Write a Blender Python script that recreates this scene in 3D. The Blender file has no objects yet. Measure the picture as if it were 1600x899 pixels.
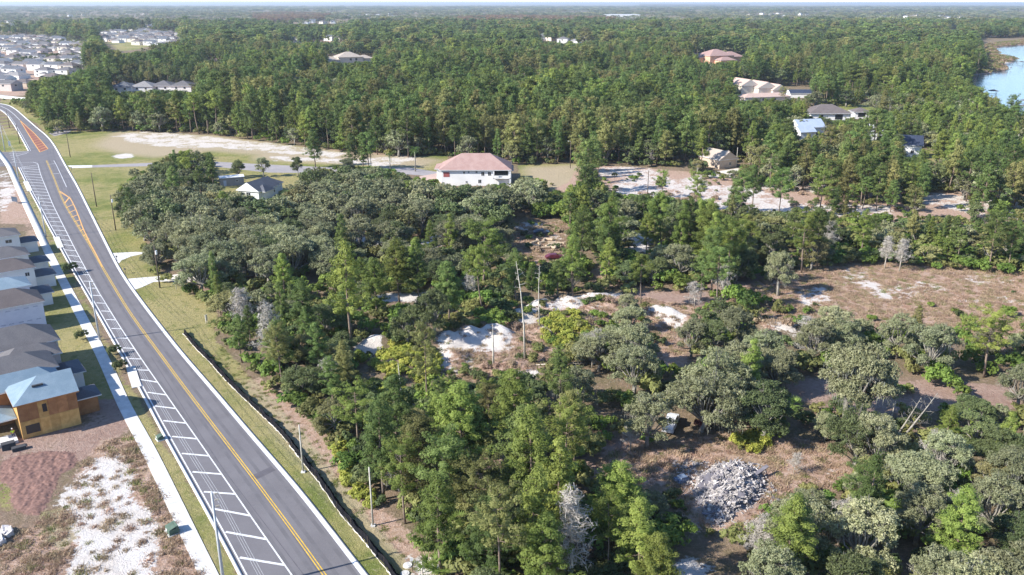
import bpy, math, random
import numpy as np
from mathutils import Vector, Matrix
from mathutils.geometry import tessellate_polygon

SC = bpy.context.scene
COL = SC.collection
R = math.radians
rng = np.random.default_rng(7)
random.seed(7)

# ------------------------------------------------------------------ camera
F, HOR, H = 1300.0, 4.0, 62.0
PITCH = math.atan((449.5 - HOR) / F)
cd = bpy.data.cameras.new('camera')
cam = bpy.data.objects.new('camera', cd)
COL.objects.link(cam)
cd.sensor_width = 36.0
cd.lens = 36.0 * F / 1600.0
cd.clip_start, cd.clip_end = 1.0, 90000.0
cam.location = (0, 0, H)
cam.rotation_euler = (math.pi / 2 - PITCH, 0, 0)
SC.camera = cam

# ------------------------------------------------------------------ sky, sun, exposure
SUN_EL, SUN_AZ = R(34.0), math.atan2(-0.92, -0.39)      # azimuth clockwise from +Y
w = bpy.data.worlds.new('World')
SC.world = w
w.use_nodes = True
nt = w.node_tree
sky = nt.nodes.new('ShaderNodeTexSky')
sky.sky_type = 'NISHITA'
sky.sun_disc = False
sky.sun_elevation = SUN_EL
sky.sun_rotation = SUN_AZ % (2 * math.pi)
sky.air_density, sky.dust_density, sky.ozone_density = 1.0, 0.2, 3.0
bg = nt.nodes['Background']
tint_ = nt.nodes.new('ShaderNodeMix')
tint_.data_type, tint_.blend_type = 'RGBA', 'MULTIPLY'
tint_.inputs[0].default_value = 1.0
tint_.inputs[7].default_value = (0.82, 0.93, 1.09, 1)
nt.links.new(sky.outputs[0], tint_.inputs[6])
nt.links.new(tint_.outputs[2], bg.inputs[0])
bg.inputs[1].default_value = 0.11
ld = bpy.data.lights.new('sun', 'SUN')
ld.energy, ld.angle, ld.color = 4.6, R(0.53), (1.0, 0.955, 0.89)
sun = bpy.data.objects.new('sun', ld)
COL.objects.link(sun)
sdir = Vector((math.sin(SUN_AZ) * math.cos(SUN_EL), math.cos(SUN_AZ) * math.cos(SUN_EL), math.sin(SUN_EL)))
sun.rotation_euler = sdir.to_track_quat('Z', 'Y').to_euler()
sun.location = (-80, -40, 120)
SC.view_settings.view_transform = 'Standard'
SC.view_settings.look = 'None'
SC.view_settings.exposure = 1.0
SC.view_settings.gamma = 1.0
SC.render.use_persistent_data = False
SC.cycles.max_bounces = 6
SC.cycles.diffuse_bounces = 3
SC.cycles.glossy_bounces = 2
SC.cycles.transmission_bounces = 3
SC.cycles.transparent_max_bounces = 4
SC.cycles.volume_bounces = 0

# ------------------------------------------------------------------ survey helpers
cp, sp_ = math.cos(PITCH), math.sin(PITCH)


def G(x, y, z=0.0):
    """ground (or height z) point seen at a photo position"""
    a = (x - 800) / F
    b = (449.5 - y) / F
    t = (H - z) / (sp_ - b * cp)
    return Vector((a * t, (cp + b * sp_) * t, z))


def PROJ(X, Y, Z):
    X, Y, Z = np.asarray(X, float), np.asarray(Y, float), np.asarray(Z, float)
    dz = Z - H
    zc = np.maximum(Y * cp - dz * sp_, 0.01)
    yc = Y * sp_ + dz * cp
    return 800 + F * X / zc, 449.5 - F * yc / zc


def W(pts, z=0.0):
    return [G(x, y, z) for x, y in pts]


def inpoly(px, py, poly):
    c = np.zeros(np.shape(px), bool)
    n = len(poly)
    for i in range(n):
        x0, y0 = poly[i][0], poly[i][1]
        x1, y1 = poly[(i + 1) % n][0], poly[(i + 1) % n][1]
        if y0 == y1:
            continue
        m = ((y0 > py) != (y1 > py)) & (px < (x1 - x0) * (py - y0) / (y1 - y0) + x0)
        c ^= m
    return c


def segdist(px, py, poly, closed=True):
    d = np.full(np.shape(px), 1e9)
    n = len(poly)
    for i in range(n if closed else n - 1):
        x0, y0 = poly[i][0], poly[i][1]
        x1, y1 = poly[(i + 1) % n][0], poly[(i + 1) % n][1]
        dx, dy = x1 - x0, y1 - y0
        L2 = dx * dx + dy * dy + 1e-9
        t = np.clip(((px - x0) * dx + (py - y0) * dy) / L2, 0, 1)
        d = np.minimum(d, np.hypot(px - x0 - t * dx, py - y0 - t * dy))
    return d


def smooth_line(pts, step=2.0, sig=5.0):
    """resample a polyline evenly and relax it; ends kept"""
    P = np.array([(p[0], p[1]) for p in pts], float)
    s = np.concatenate([[0], np.cumsum(np.hypot(*np.diff(P, axis=0).T))])
    n = max(4, int(s[-1] / step))
    q = np.linspace(0, s[-1], n)
    X = np.stack([np.interp(q, s, P[:, 0]), np.interp(q, s, P[:, 1])], 1)
    k = int(3 * sig / step)
    if k < 1:
        return X
    ker = np.exp(-0.5 * (np.arange(-k, k + 1) * step / sig) ** 2)
    ker /= ker.sum()
    pad0 = 2 * X[0] - X[1:k + 1][::-1] if n > k else np.repeat(X[:1], k, 0)
    pad1 = 2 * X[-1] - X[-k - 1:-1][::-1] if n > k else np.repeat(X[-1:], k, 0)
    if len(pad0) < k:
        return X
    E_ = np.concatenate([pad0, X, pad1])
    return np.stack([np.convolve(E_[:, i], ker, 'valid') for i in (0, 1)], 1)


def offset_line(X, d):
    T = np.gradient(X, axis=0)
    T /= np.maximum(np.hypot(T[:, 0], T[:, 1])[:, None], 1e-9)
    N = np.stack([-T[:, 1], T[:, 0]], 1)
    return X + N * d


# ------------------------------------------------------------------ materials
def newmat(name, rough=0.9, spec=0.3):
    m = bpy.data.materials.new(name)
    m.use_nodes = True
    t = m.node_tree
    b = t.nodes['Principled BSDF']
    b.inputs['Roughness'].default_value = rough
    b.inputs['Specular IOR Level'].default_value = spec
    return m, t, b


def N(t, typ, **kw):
    n = t.nodes.new(typ)
    for k, v in kw.items():
        if k.startswith('i_'):
            key = k[2:]
            n.inputs[int(key) if key.isdigit() else key.replace('_', ' ')].default_value = v
        else:
            setattr(n, k, v)
    return n


def mixc(t, fac, a, b, mode='MIX'):
    n = t.nodes.new('ShaderNodeMix')
    n.data_type = 'RGBA'
    n.blend_type = mode
    for sock, v in ((n.inputs[0], fac), (n.inputs[6], a), (n.inputs[7], b)):
        if hasattr(v, 'links'):
            t.links.new(v, sock)
        elif isinstance(v, (tuple, list)):
            sock.default_value = tuple(v) + (1,) if len(v) == 3 else v
        else:
            sock.default_value = v
    return n.outputs[2]


def noise(t, scale, detail=4, rough=0.6, coord='Object', dist=0.0):
    tc = t.nodes.new('ShaderNodeTexCoord') if coord != 'World' else t.nodes.new('ShaderNodeNewGeometry')
    n = N(t, 'ShaderNodeTexNoise')
    n.inputs['Scale'].default_value = scale
    n.inputs['Detail'].default_value = detail
    n.inputs['Roughness'].default_value = rough
    n.inputs['Distortion'].default_value = dist
    t.links.new(tc.outputs['Position' if coord == 'World' else coord], n.inputs['Vector'])
    return n.outputs['Fac']


def rampf(t, v, lo, hi, a=0.0, b=1.0):
    n = t.nodes.new('ShaderNodeMapRange')
    n.interpolation_type = 'SMOOTHSTEP'
    for i, x in enumerate((lo, hi, a, b)):
        n.inputs[i + 1].default_value = x
    t.links.new(v, n.inputs[0])
    return n.outputs[0]


def bump(t, b, h, strength=0.4, dist=0.05):
    n = N(t, 'ShaderNodeBump')
    n.inputs['Strength'].default_value = strength
    n.inputs['Distance'].default_value = dist
    t.links.new(h, n.inputs['Height'])
    t.links.new(n.outputs[0], b.inputs['Normal'])


def simple(name, c, c2=None, scale=1.5, rough=0.85, spec=0.3, detail=5, metal=0.0, rnd=0.0, bmp=0.0):
    m, t, b = newmat(name, rough, spec)
    c2 = c2 or tuple(x * 0.8 for x in c)
    col = mixc(t, rampf(t, noise(t, scale, detail, coord='World'), 0.35, 0.65), c, c2)
    if rnd:
        oi = t.nodes.new('ShaderNodeObjectInfo')
        mr = N(t, 'ShaderNodeMapRange')
        mr.inputs[3].default_value, mr.inputs[4].default_value = 1 - rnd, 1 + rnd
        t.links.new(oi.outputs['Random'], mr.inputs[0])
        cc = t.nodes.new('ShaderNodeCombineColor')
        for i in range(3):
            t.links.new(mr.outputs[0], cc.inputs[i])
        col = mixc(t, 1.0, col, cc.outputs[0], 'MULTIPLY')
    t.links.new(col, b.inputs['Base Color'])
    b.inputs['Metallic'].default_value = metal
    if bmp:
        bump(t, b, noise(t, scale * 6, 4, coord='World'), bmp, 0.05)
    return m


def leafmat(name, c1, c2, rnd=0.25, trans=0.38, hue=0.016):
    """c1..c2 blended by the per-leaf 'tint' attribute, whole tree varied by its random number"""
    m, t, b = newmat(name, 0.65, 0.25)
    at = N(t, 'ShaderNodeAttribute', attribute_name='tint')
    col = mixc(t, at.outputs['Fac'], c1, c2)
    oi = t.nodes.new('ShaderNodeObjectInfo')
    hs = t.nodes.new('ShaderNodeHueSaturation')
    mr = N(t, 'ShaderNodeMapRange')
    mr.inputs[3].default_value, mr.inputs[4].default_value = 1 - rnd, 1 + rnd
    t.links.new(oi.outputs['Random'], mr.inputs[0])
    t.links.new(mr.outputs[0], hs.inputs['Value'])
    wn = N(t, 'ShaderNodeTexWhiteNoise', noise_dimensions='1D')
    t.links.new(oi.outputs['Random'], wn.inputs['W'])
    mh = N(t, 'ShaderNodeMapRange')
    mh.inputs[3].default_value, mh.inputs[4].default_value = 0.5 - hue, 0.5 + hue
    t.links.new(wn.outputs[0], mh.inputs[0])
    t.links.new(mh.outputs[0], hs.inputs['Hue'])
    t.links.new(col, hs.inputs['Color'])
    t.links.new(hs.outputs[0], b.inputs['Base Color'])
    tr = t.nodes.new('ShaderNodeBsdfTranslucent')
    t.links.new(hs.outputs[0], tr.inputs[0])
    mx = t.nodes.new('ShaderNodeMixShader')
    mx.inputs[0].default_value = trans
    t.links.new(b.outputs[0], mx.inputs[1])
    t.links.new(tr.outputs[0], mx.inputs[2])
    t.links.new(mx.outputs[0], t.nodes['Material Output'].inputs[0])
    return m


M = {}
M['bark_pine'] = simple('bark_pine', (0.26, 0.20, 0.155), (0.16, 0.115, 0.085), 3)
M['bark_oak'] = simple('bark_oak', (0.32, 0.295, 0.25), (0.20, 0.18, 0.15), 2)
M['bark_pale'] = simple('bark_pale', (0.62, 0.57, 0.48), (0.46, 0.41, 0.33), 2)
M['twig_grey'] = leafmat('twig_grey', (0.34, 0.31, 0.27), (0.46, 0.42, 0.37), 0.12, 0.1, 0.01)
M['moss'] = leafmat('moss', (0.27, 0.27, 0.21), (0.36, 0.36, 0.29), 0.15, 0.25, 0.01)
M['pine_bright'] = leafmat('pine_bright', (0.150, 0.200, 0.040), (0.300, 0.355, 0.085), 0.34)
M['pine_mid'] = leafmat('pine_mid', (0.098, 0.148, 0.038), (0.200, 0.262, 0.076), 0.34)
M['pine_olive'] = leafmat('pine_olive', (0.177, 0.177, 0.055), (0.317, 0.305, 0.11), 0.34)
M['oak_grey'] = leafmat('oak_grey', (0.170, 0.185, 0.085), (0.340, 0.345, 0.190), 0.34, 0.2)
M['oak_dark'] = leafmat('oak_dark', (0.085, 0.112, 0.040), (0.185, 0.222, 0.088), 0.34, 0.2)
M['oak_olive'] = leafmat('oak_olive', (0.183, 0.177, 0.067), (0.317, 0.299, 0.128), 0.34, 0.2)
M['far_green'] = leafmat('far_green', (0.055, 0.095, 0.03), (0.115, 0.165, 0.05), 0.3, 0.2, 0.03)
M['far_grey'] = leafmat('far_grey', (0.085, 0.10, 0.058), (0.15, 0.165, 0.10), 0.25, 0.2, 0.02)
M['rust'] = leafmat('rust', (0.19, 0.115, 0.055), (0.28, 0.18, 0.09), 0.25, 0.2, 0.02)
M['shrub_green'] = leafmat('shrub_green', (0.104, 0.165, 0.03), (0.232, 0.317, 0.067), 0.3)
M['shrub_olive'] = leafmat('shrub_olive', (0.171, 0.183, 0.055), (0.317, 0.317, 0.116), 0.3)
M['shrub_dark'] = leafmat('shrub_dark', (0.067, 0.095, 0.034), (0.159, 0.195, 0.073), 0.3)
M['shrub_lime'] = leafmat('shrub_lime', (0.268, 0.305, 0.049), (0.464, 0.464, 0.098), 0.15)
M['shrub_red'] = leafmat('shrub_red', (0.20, 0.035, 0.04), (0.32, 0.07, 0.07), 0.1)
M['palm_leaf'] = leafmat('palm_leaf', (0.07, 0.13, 0.03), (0.14, 0.22, 0.05), 0.15)
M['palm_lime'] = leafmat('palm_lime', (0.14, 0.22, 0.045), (0.26, 0.34, 0.09), 0.15)
M['dry_grass'] = leafmat('dry_grass', (0.34, 0.24, 0.155), (0.48, 0.36, 0.25), 0.2, 0.3, 0.02)
M['green_grass'] = leafmat('green_grass', (0.12, 0.15, 0.035), (0.24, 0.26, 0.07), 0.25, 0.3, 0.03)
M['concrete'] = simple('concrete', (0.66, 0.64, 0.60), (0.56, 0.545, 0.51), 0.8, rnd=0.06)
M['curb_concrete'] = simple('curb_concrete', (0.70, 0.68, 0.65), (0.60, 0.58, 0.55), 0.5)
M['paint_white'] = simple('paint_white', (0.78, 0.78, 0.77), (0.55, 0.55, 0.545), 2.2, rough=0.7)
M['paint_yellow'] = simple('paint_yellow', (0.78, 0.49, 0.035), (0.52, 0.33, 0.06), 2.2, rough=0.7)
M['paint_orange'] = simple('paint_orange', (0.80, 0.42, 0.12), (0.68, 0.36, 0.12), 3, rough=0.7)
M['brick_paving'] = simple('brick_paving', (0.30, 0.115, 0.075), (0.22, 0.09, 0.07), 3)
M['pole_grey'] = simple('pole_grey', (0.50, 0.52, 0.53), (0.42, 0.43, 0.44), 1, rough=0.5, spec=0.5)
M['pole_wood'] = simple('pole_wood', (0.14, 0.105, 0.075), (0.09, 0.07, 0.055), 2)
M['pole_pale'] = simple('pole_pale', (0.50, 0.47, 0.40), (0.40, 0.37, 0.31), 2)
M['wire'] = simple('wire', (0.42, 0.42, 0.42), rough=0.4, spec=0.6)
M['black_fabric'] = simple('black_fabric', (0.010, 0.010, 0.013), (0.018, 0.018, 0.02), 2, rough=1.0, spec=0.02)
M['stake'] = simple('stake', (0.42, 0.33, 0.22))
M['sand_pile'] = simple('sand_pile', (0.72, 0.67, 0.60), (0.60, 0.53, 0.44), 1.5, bmp=0.6)
M['white_wall'] = simple('white_wall', (0.78, 0.77, 0.74), (0.72, 0.71, 0.68), 0.3)
M['cream_wall'] = simple('cream_wall', (0.66, 0.60, 0.50), (0.60, 0.54, 0.45), 0.3)
M['tan_wall'] = simple('tan_wall', (0.50, 0.40, 0.31), (0.45, 0.36, 0.28), 0.3)
M['grey_wall'] = simple('grey_wall', (0.30, 0.285, 0.27), (0.27, 0.255, 0.24), 0.5)
M['pinkish_wall'] = simple('pinkish_wall', (0.56, 0.47, 0.43), (0.50, 0.42, 0.38), 0.5)
M['peach_wall'] = simple('peach_wall', (0.66, 0.42, 0.28), (0.58, 0.36, 0.24), 0.5)
M['house_wrap'] = simple('house_wrap', (0.64, 0.67, 0.76), (0.58, 0.61, 0.71), 0.6, rough=0.5)
M['wrap_print'] = simple('wrap_print', (0.25, 0.30, 0.42))
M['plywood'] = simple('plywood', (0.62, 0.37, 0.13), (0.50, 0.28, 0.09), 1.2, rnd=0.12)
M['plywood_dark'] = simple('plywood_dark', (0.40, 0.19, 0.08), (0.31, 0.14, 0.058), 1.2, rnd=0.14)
M['glass_dark'] = simple('glass_dark', (0.02, 0.025, 0.03), rough=0.12, spec=0.6)
M['frame_white'] = simple('frame_white', (0.75, 0.75, 0.74))
M['frame_dark'] = simple('frame_dark', (0.07, 0.07, 0.075))
M['red_door'] = simple('red_door', (0.34, 0.10, 0.09))
M['metal_white'] = simple('metal_white', (0.80, 0.79, 0.76), rough=0.45, spec=0.5)
M['metal_blue'] = simple('metal_blue', (0.42, 0.48, 0.58), (0.37, 0.43, 0.53), 0.5, rough=0.45, spec=0.5)
M['solar'] = simple('solar', (0.045, 0.055, 0.085), rough=0.3, spec=0.5)
M['green_box'] = simple('green_box', (0.10, 0.15, 0.11))
M['rubble'] = simple('rubble', (0.52, 0.48, 0.45), (0.34, 0.31, 0.29), 2, rnd=0.45)
M['slab_dark'] = simple('slab_dark', (0.22, 0.205, 0.22), (0.17, 0.155, 0.17), 1.5, rnd=0.2)
M['log_pale'] = simple('log_pale', (0.50, 0.40, 0.28), (0.38, 0.29, 0.20), 2, rnd=0.15)
M['car_dark'] = simple('car_dark', (0.06, 0.085, 0.13), rough=0.3, spec=0.6)
M['car_red'] = simple('car_red', (0.13, 0.022, 0.035), rough=0.35, spec=0.6)
M['car_white'] = simple('car_white', (0.75, 0.76, 0.78), rough=0.35, spec=0.5)
M['tyre'] = simple('tyre', (0.03, 0.03, 0.03))
M['blue_tarp'] = simple('blue_tarp', (0.22, 0.28, 0.36), (0.10, 0.14, 0.22), 3, rough=0.5)
M['hivis'] = simple('hivis', (0.55, 0.80, 0.05))
M['skin'] = simple('skin', (0.42, 0.26, 0.18))
M['denim'] = simple('denim', (0.06, 0.08, 0.14))
M['dock_wood'] = simple('dock_wood', (0.12, 0.11, 0.12), (0.09, 0.085, 0.09), 1)
M['hull_white'] = simple('hull_white', (0.75, 0.75, 0.75))


def roofmat(name, c, c2, line=3.2, ang=0.0, amp=0.5):
    m, t, b = newmat(name, 0.9, 0.2)
    n1 = noise(t, 0.5, 5, coord='World')
    n2 = noise(t, 9.0, 3, coord='World')
    col = mixc(t, rampf(t, n1, 0.3, 0.7), c, c2)
    col = mixc(t, rampf(t, n2, 0.35, 0.65, 0, amp), col, tuple(x * 0.55 for x in c))
    t.links.new(col, b.inputs['Base Color'])
    bump(t, b, n2, 0.5, 0.04)
    return m


M['roof_grey'] = roofmat('roof_grey', (0.143, 0.136, 0.139), (0.177, 0.167, 0.167))
M['roof_brown'] = roofmat('roof_brown', (0.15, 0.126, 0.119), (0.184, 0.156, 0.146))
M['roof_slate'] = roofmat('roof_slate', (0.116, 0.122, 0.139), (0.146, 0.153, 0.17))
M['roof_pink'] = roofmat('roof_pink', (0.43, 0.29, 0.25), (0.36, 0.225, 0.195), amp=0.45)
M['roof_peach'] = roofmat('roof_peach', (0.58, 0.43, 0.36), (0.52, 0.37, 0.31))
M['roof_tan'] = roofmat('roof_tan', (0.48, 0.41, 0.34), (0.42, 0.35, 0.29))
M['roof_light'] = roofmat('roof_light', (0.272, 0.258, 0.252), (0.313, 0.299, 0.286))
M['underlay_blue'] = roofmat('underlay_blue', (0.19, 0.265, 0.32), (0.25, 0.325, 0.38), amp=0.25)


def asphaltmat(name, c, c2):
    m, t, b = newmat(name, 0.92, 0.25)
    n1 = noise(t, 0.16, 6, coord='World')
    n2 = noise(t, 6.0, 4, 0.7, coord='World')
    col = mixc(t, rampf(t, n1, 0.35, 0.68), c, c2)
    n3 = noise(t, 0.7, 6, 0.75, coord='World', dist=0.6)
    col = mixc(t, rampf(t, n3, 0.52, 0.72, 0, 0.45), col, tuple(x * 0.72 for x in c))
    col = mixc(t, rampf(t, n3, 0.28, 0.42, 0.35, 0), col, tuple(x * 1.3 for x in c))
    col = mixc(t, rampf(t, n2, 0.3, 0.7, 0, 0.3), col, tuple(x * 1.4 for x in c))
    t.links.new(col, b.inputs['Base Color'])
    bump(t, b, n2, 0.3, 0.02)
    return m


M['asphalt'] = asphaltmat('asphalt', (0.165, 0.156, 0.162), (0.138, 0.130, 0.136))
M['asphalt_dark'] = simple('asphalt_dark', (0.10, 0.093, 0.102), (0.125, 0.115, 0.127), 0.7)
M['asphalt_lane'] = simple('asphalt_lane', (0.128, 0.121, 0.127), (0.152, 0.144, 0.150), 0.35)
M['asphalt_old'] = asphaltmat('asphalt_old', (0.27, 0.25, 0.25), (0.34, 0.31, 0.30))


def make_water():
    m, t, b = newmat('lake_water', 0.12, 0.5)
    b.inputs['Base Color'].default_value = (0.15, 0.19, 0.23, 1)
    bump(t, b, noise(t, 0.6, 4, coord='World'), 0.25, 0.3)
    return m


M['water'] = make_water()


def ground_material():
    m, t, b = newmat('ground', 1.0, 0.1)
    big = noise(t, 0.022, 6, 0.65, coord='World')
    mid = noise(t, 0.14, 7, 0.7, coord='World', dist=0.4)
    fine = noise(t, 1.3, 6, 0.75, coord='World')
    grit = noise(t, 5.0, 4, 0.7, coord='World')

    def att(nm):
        return N(t, 'ShaderNodeAttribute', attribute_name=nm).outputs['Fac']

    def mathn(op, a, b_):
        n = N(t, 'ShaderNodeMath', operation=op)
        for i, v in enumerate((a, b_)):
            if hasattr(v, 'links'):
                t.links.new(v, n.inputs[i])
            else:
                n.inputs[i].default_value = v
        return n.outputs[0]

    # forest floor
    col = mixc(t, rampf(t, mid, 0.35, 0.65), (0.23, 0.165, 0.115), (0.155, 0.13, 0.07))
    col = mixc(t, rampf(t, fine, 0.45, 0.7, 0, 0.7), col, (0.38, 0.28, 0.21))

    nz = mathn('ADD', mathn('MULTIPLY', mathn('SUBTRACT', mid, 0.5), 1.5), mathn('MULTIPLY', mathn('SUBTRACT', fine, 0.5), 1.1))

    def layer(col, nm, c, nzamt, lo=0.42, hi=0.58):
        v = mathn('ADD', att(nm), mathn('MULTIPLY', nz, nzamt))
        gate = mathn('MULTIPLY', rampf(t, v, lo, hi), rampf(t, att(nm), 0.02, 0.2))
        return mixc(t, gate, col, c)

    soil = mixc(t, rampf(t, mid, 0.35, 0.65), (0.36, 0.25, 0.20), (0.27, 0.175, 0.135))
    soil = mixc(t, rampf(t, fine, 0.4, 0.7, 0, 0.5), soil, (0.46, 0.35, 0.29))
    col = layer(col, 'soil', soil, 0.8)
    clay = mixc(t, rampf(t, fine, 0.4, 0.7), (0.22, 0.14, 0.12), (0.16, 0.10, 0.085))
    col = layer(col, 'clay', clay, 0.25)
    dry = mixc(t, rampf(t, fine, 0.35, 0.65), (0.37, 0.240, 0.170), (0.50, 0.365, 0.29))
    dry = mixc(t, rampf(t, mid, 0.52, 0.66, 0, 0.3), dry, (0.24, 0.21, 0.10))
    dry = mixc(t, rampf(t, grit, 0.45, 0.7, 0, 0.45), dry, (0.20, 0.135, 0.075))
    dry = mixc(t, rampf(t, fine, 0.60, 0.70, 0, 0.7), dry, (0.60, 0.52, 0.45))
    col = layer(col, 'dry', dry, 0.8)
    lawn = mixc(t, rampf(t, mid, 0.38, 0.60), (0.27, 0.255, 0.085), (0.150, 0.180, 0.045))
    lawn = mixc(t, rampf(t, big, 0.42, 0.58, 0, 0.85), lawn, (0.36, 0.30, 0.14))
    lawn = mixc(t, rampf(t, noise(t, 0.5, 5, 0.7, coord='World'), 0.5, 0.66, 0, 0.7), lawn, (0.145, 0.165, 0.045))
    lawn = mixc(t, rampf(t, grit, 0.45, 0.72, 0, 0.55), lawn, (0.12, 0.12, 0.035))
    lawn = mixc(t, rampf(t, fine, 0.53, 0.66, 0, 0.6), lawn, (0.40, 0.345, 0.21))
    lawn = mixc(t, rampf(t, grit, 0.60, 0.72, 0, 0.5), lawn, (0.52, 0.47, 0.36))
    lawn = mixc(t, mathn('MULTIPLY', att('dry'), 0.95), lawn, (0.42, 0.335, 0.235))
    col = layer(col, 'lawn', lawn, 0.35)
    sand = mixc(t, rampf(t, mid, 0.35, 0.65), (0.70, 0.665, 0.62), (0.58, 0.52, 0.46))
    sand = mixc(t, rampf(t, fine, 0.55, 0.75, 0, 0.45), sand, (0.42, 0.36, 0.30))
    col = layer(col, 'sand', sand, 0.95, 0.44, 0.60)
    t.links.new(col, b.inputs['Base Color'])
    h = mathn('ADD', mathn('MULTIPLY', fine, 1.0), mathn('MULTIPLY', grit, 0.5))
    bump(t, b, h, 0.9, 0.35)
    return m


# ------------------------------------------------------------------ mesh helpers
def mesh_np(name, V, Fc, mats=(), midx=None, attrs=None, smooth=False):
    """Fc: (n,3) or (n,4) int array or list of arrays"""
    me = bpy.data.meshes.new(name)
    V = np.asarray(V, np.float32)
    if isinstance(Fc, np.ndarray):
        Fc = [Fc]
    Fc = [f for f in Fc if len(f)]
    loops = np.concatenate([f.ravel() for f in Fc]).astype(np.int32)
    tot = np.concatenate([np.full(len(f), f.shape[1], np.int32) for f in Fc])
    st = np.concatenate([[0], np.cumsum(tot)[:-1]]).astype(np.int32)
    me.vertices.add(len(V))
    me.vertices.foreach_set('co', V.ravel())
    me.loops.add(len(loops))
    me.loops.foreach_set('vertex_index', loops)
    me.polygons.add(len(tot))
    me.polygons.foreach_set('loop_start', st)
    me.polygons.foreach_set('loop_total', tot)
    for m in mats:
        me.materials.append(m)
    if midx is not None:
        me.polygons.foreach_set('material_index', np.asarray(midx, np.int32))
    if smooth:
        me.polygons.foreach_set('use_smooth', np.ones(len(tot), bool))
    me.update(calc_edges=True)
    for k, (dom, v) in (attrs or {}).items():
        a = me.attributes.new(k, 'FLOAT', dom)
        a.data.foreach_set('value', np.asarray(v, np.float32))
    return me


class MB:
    """collects polygons of one mesh"""

    def __init__(s):
        s.v, s.f, s.m = [], [], []

    def poly(s, pts, mi=0):
        i = len(s.v)
        s.v += [tuple(p) for p in pts]
        s.f.append(list(range(i, i + len(pts))))
        s.m.append(mi)

    def box(s, x0, x1, y0, y1, z0, z1, mi=0, M4=None):
        P = [(x, y, z) for z in (z0, z1) for x, y in ((x0, y0), (x1, y0), (x1, y1), (x0, y1))]
        if M4 is not None:
            P = [tuple(M4 @ Vector(p)) for p in P]
        i = len(s.v)
        s.v += P
        for q in ((3, 2, 1, 0), (4, 5, 6, 7), (0, 1, 5, 4), (1, 2, 6, 5), (2, 3, 7, 6), (3, 0, 4, 7)):
            s.f.append([i + k for k in q])
            s.m.append(mi)

    def tube(s, pts, rad, n=6, mi=0, cap=True):
        pts = [Vector(p) for p in pts]
        rings = []
        for k, p in enumerate(pts):
            d = (pts[min(k + 1, len(pts) - 1)] - pts[max(k - 1, 0)]).normalized()
            u = d.orthogonal().normalized() if k == 0 else (u - d * u.dot(d)).normalized()
            v = d.cross(u)
            r = rad[k] if hasattr(rad, '__len__') else rad
            i = len(s.v)
            for j in range(n):
                a = 2 * math.pi * j / n
                s.v.append(tuple(p + (u * math.cos(a) + v * math.sin(a)) * r))
            rings.append(i)
        for a, b in zip(rings, rings[1:]):
            for j in range(n):
                s.f.append([a + j, a + (j + 1) % n, b + (j + 1) % n, b + j])
                s.m.append(mi)
        if cap:
            s.f.append([rings[0] + j for j in range(n)][::-1]); s.m.append(mi)
            s.f.append([rings[-1] + j for j in range(n)]); s.m.append(mi)

    def mesh(s, name, mats, smooth=False):
        me = bpy.data.meshes.new(name)
        me.from_pydata(s.v, [], s.f)
        for m in (mats if isinstance(mats, (list, tuple)) else [mats]):
            me.materials.append(m)
        me.polygons.foreach_set('material_index', s.m)
        if smooth:
            me.polygons.foreach_set('use_smooth', [True] * len(s.f))
        me.update()
        return me

    def build(s, name, mats, parent=None, smooth=False, **kw):
        return obj(name, s.mesh(name, mats, smooth), parent, **kw)


def obj(name, me, parent=None, loc=None, rot=None, scale=None, **kw):
    o = bpy.data.objects.new(name, me)
    COL.objects.link(o)
    if parent is not None:
        o.parent = parent
    if loc is not None:
        o.location = loc
    if rot is not None:
        o.rotation_euler = rot
    if scale is not None:
        o.scale = scale
    for k, v in kw.items():
        o[k] = v
    return o


def thing(name, label, cat, loc=(0, 0, 0), rz=0.0, group=None):
    o = obj(name, None, loc=loc, rot=(0, 0, rz), label=label, category=cat)
    if group:
        o['group'] = group
    return o


def tag(o, label=None, cat=None, group=None, kind=None):
    for k, v in (('label', label), ('category', cat), ('group', group), ('kind', kind)):
        if v:
            o[k] = v
    return o


KIDS = {}


def copy_tree(root, **kw):
    c = root.copy()
    COL.objects.link(c)
    if root.name not in KIDS:
        KIDS[root.name] = [(ch, list(ch.children)) for ch in root.children]
    for ch, gs in KIDS[root.name]:
        k = ch.copy()
        COL.objects.link(k)
        k.parent = c
        for g in gs:
            q = g.copy()
            COL.objects.link(q)
            q.parent = k
    return c


def sheet(name, poly, z, mat, parent=None, **kw):
    """flat polygon sheet from world points"""
    P = [Vector((p[0], p[1], z)) for p in poly]
    tris = tessellate_polygon([P])
    me = bpy.data.meshes.new(name)
    me.from_pydata([tuple(p) for p in P], [], [tuple(t) for t in tris])
    me.materials.append(mat)
    me.update()
    if len(me.polygons) and sum(p.normal.z for p in me.polygons) < 0:
        me.flip_normals()
    return obj(name, me, parent, **kw)


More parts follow.
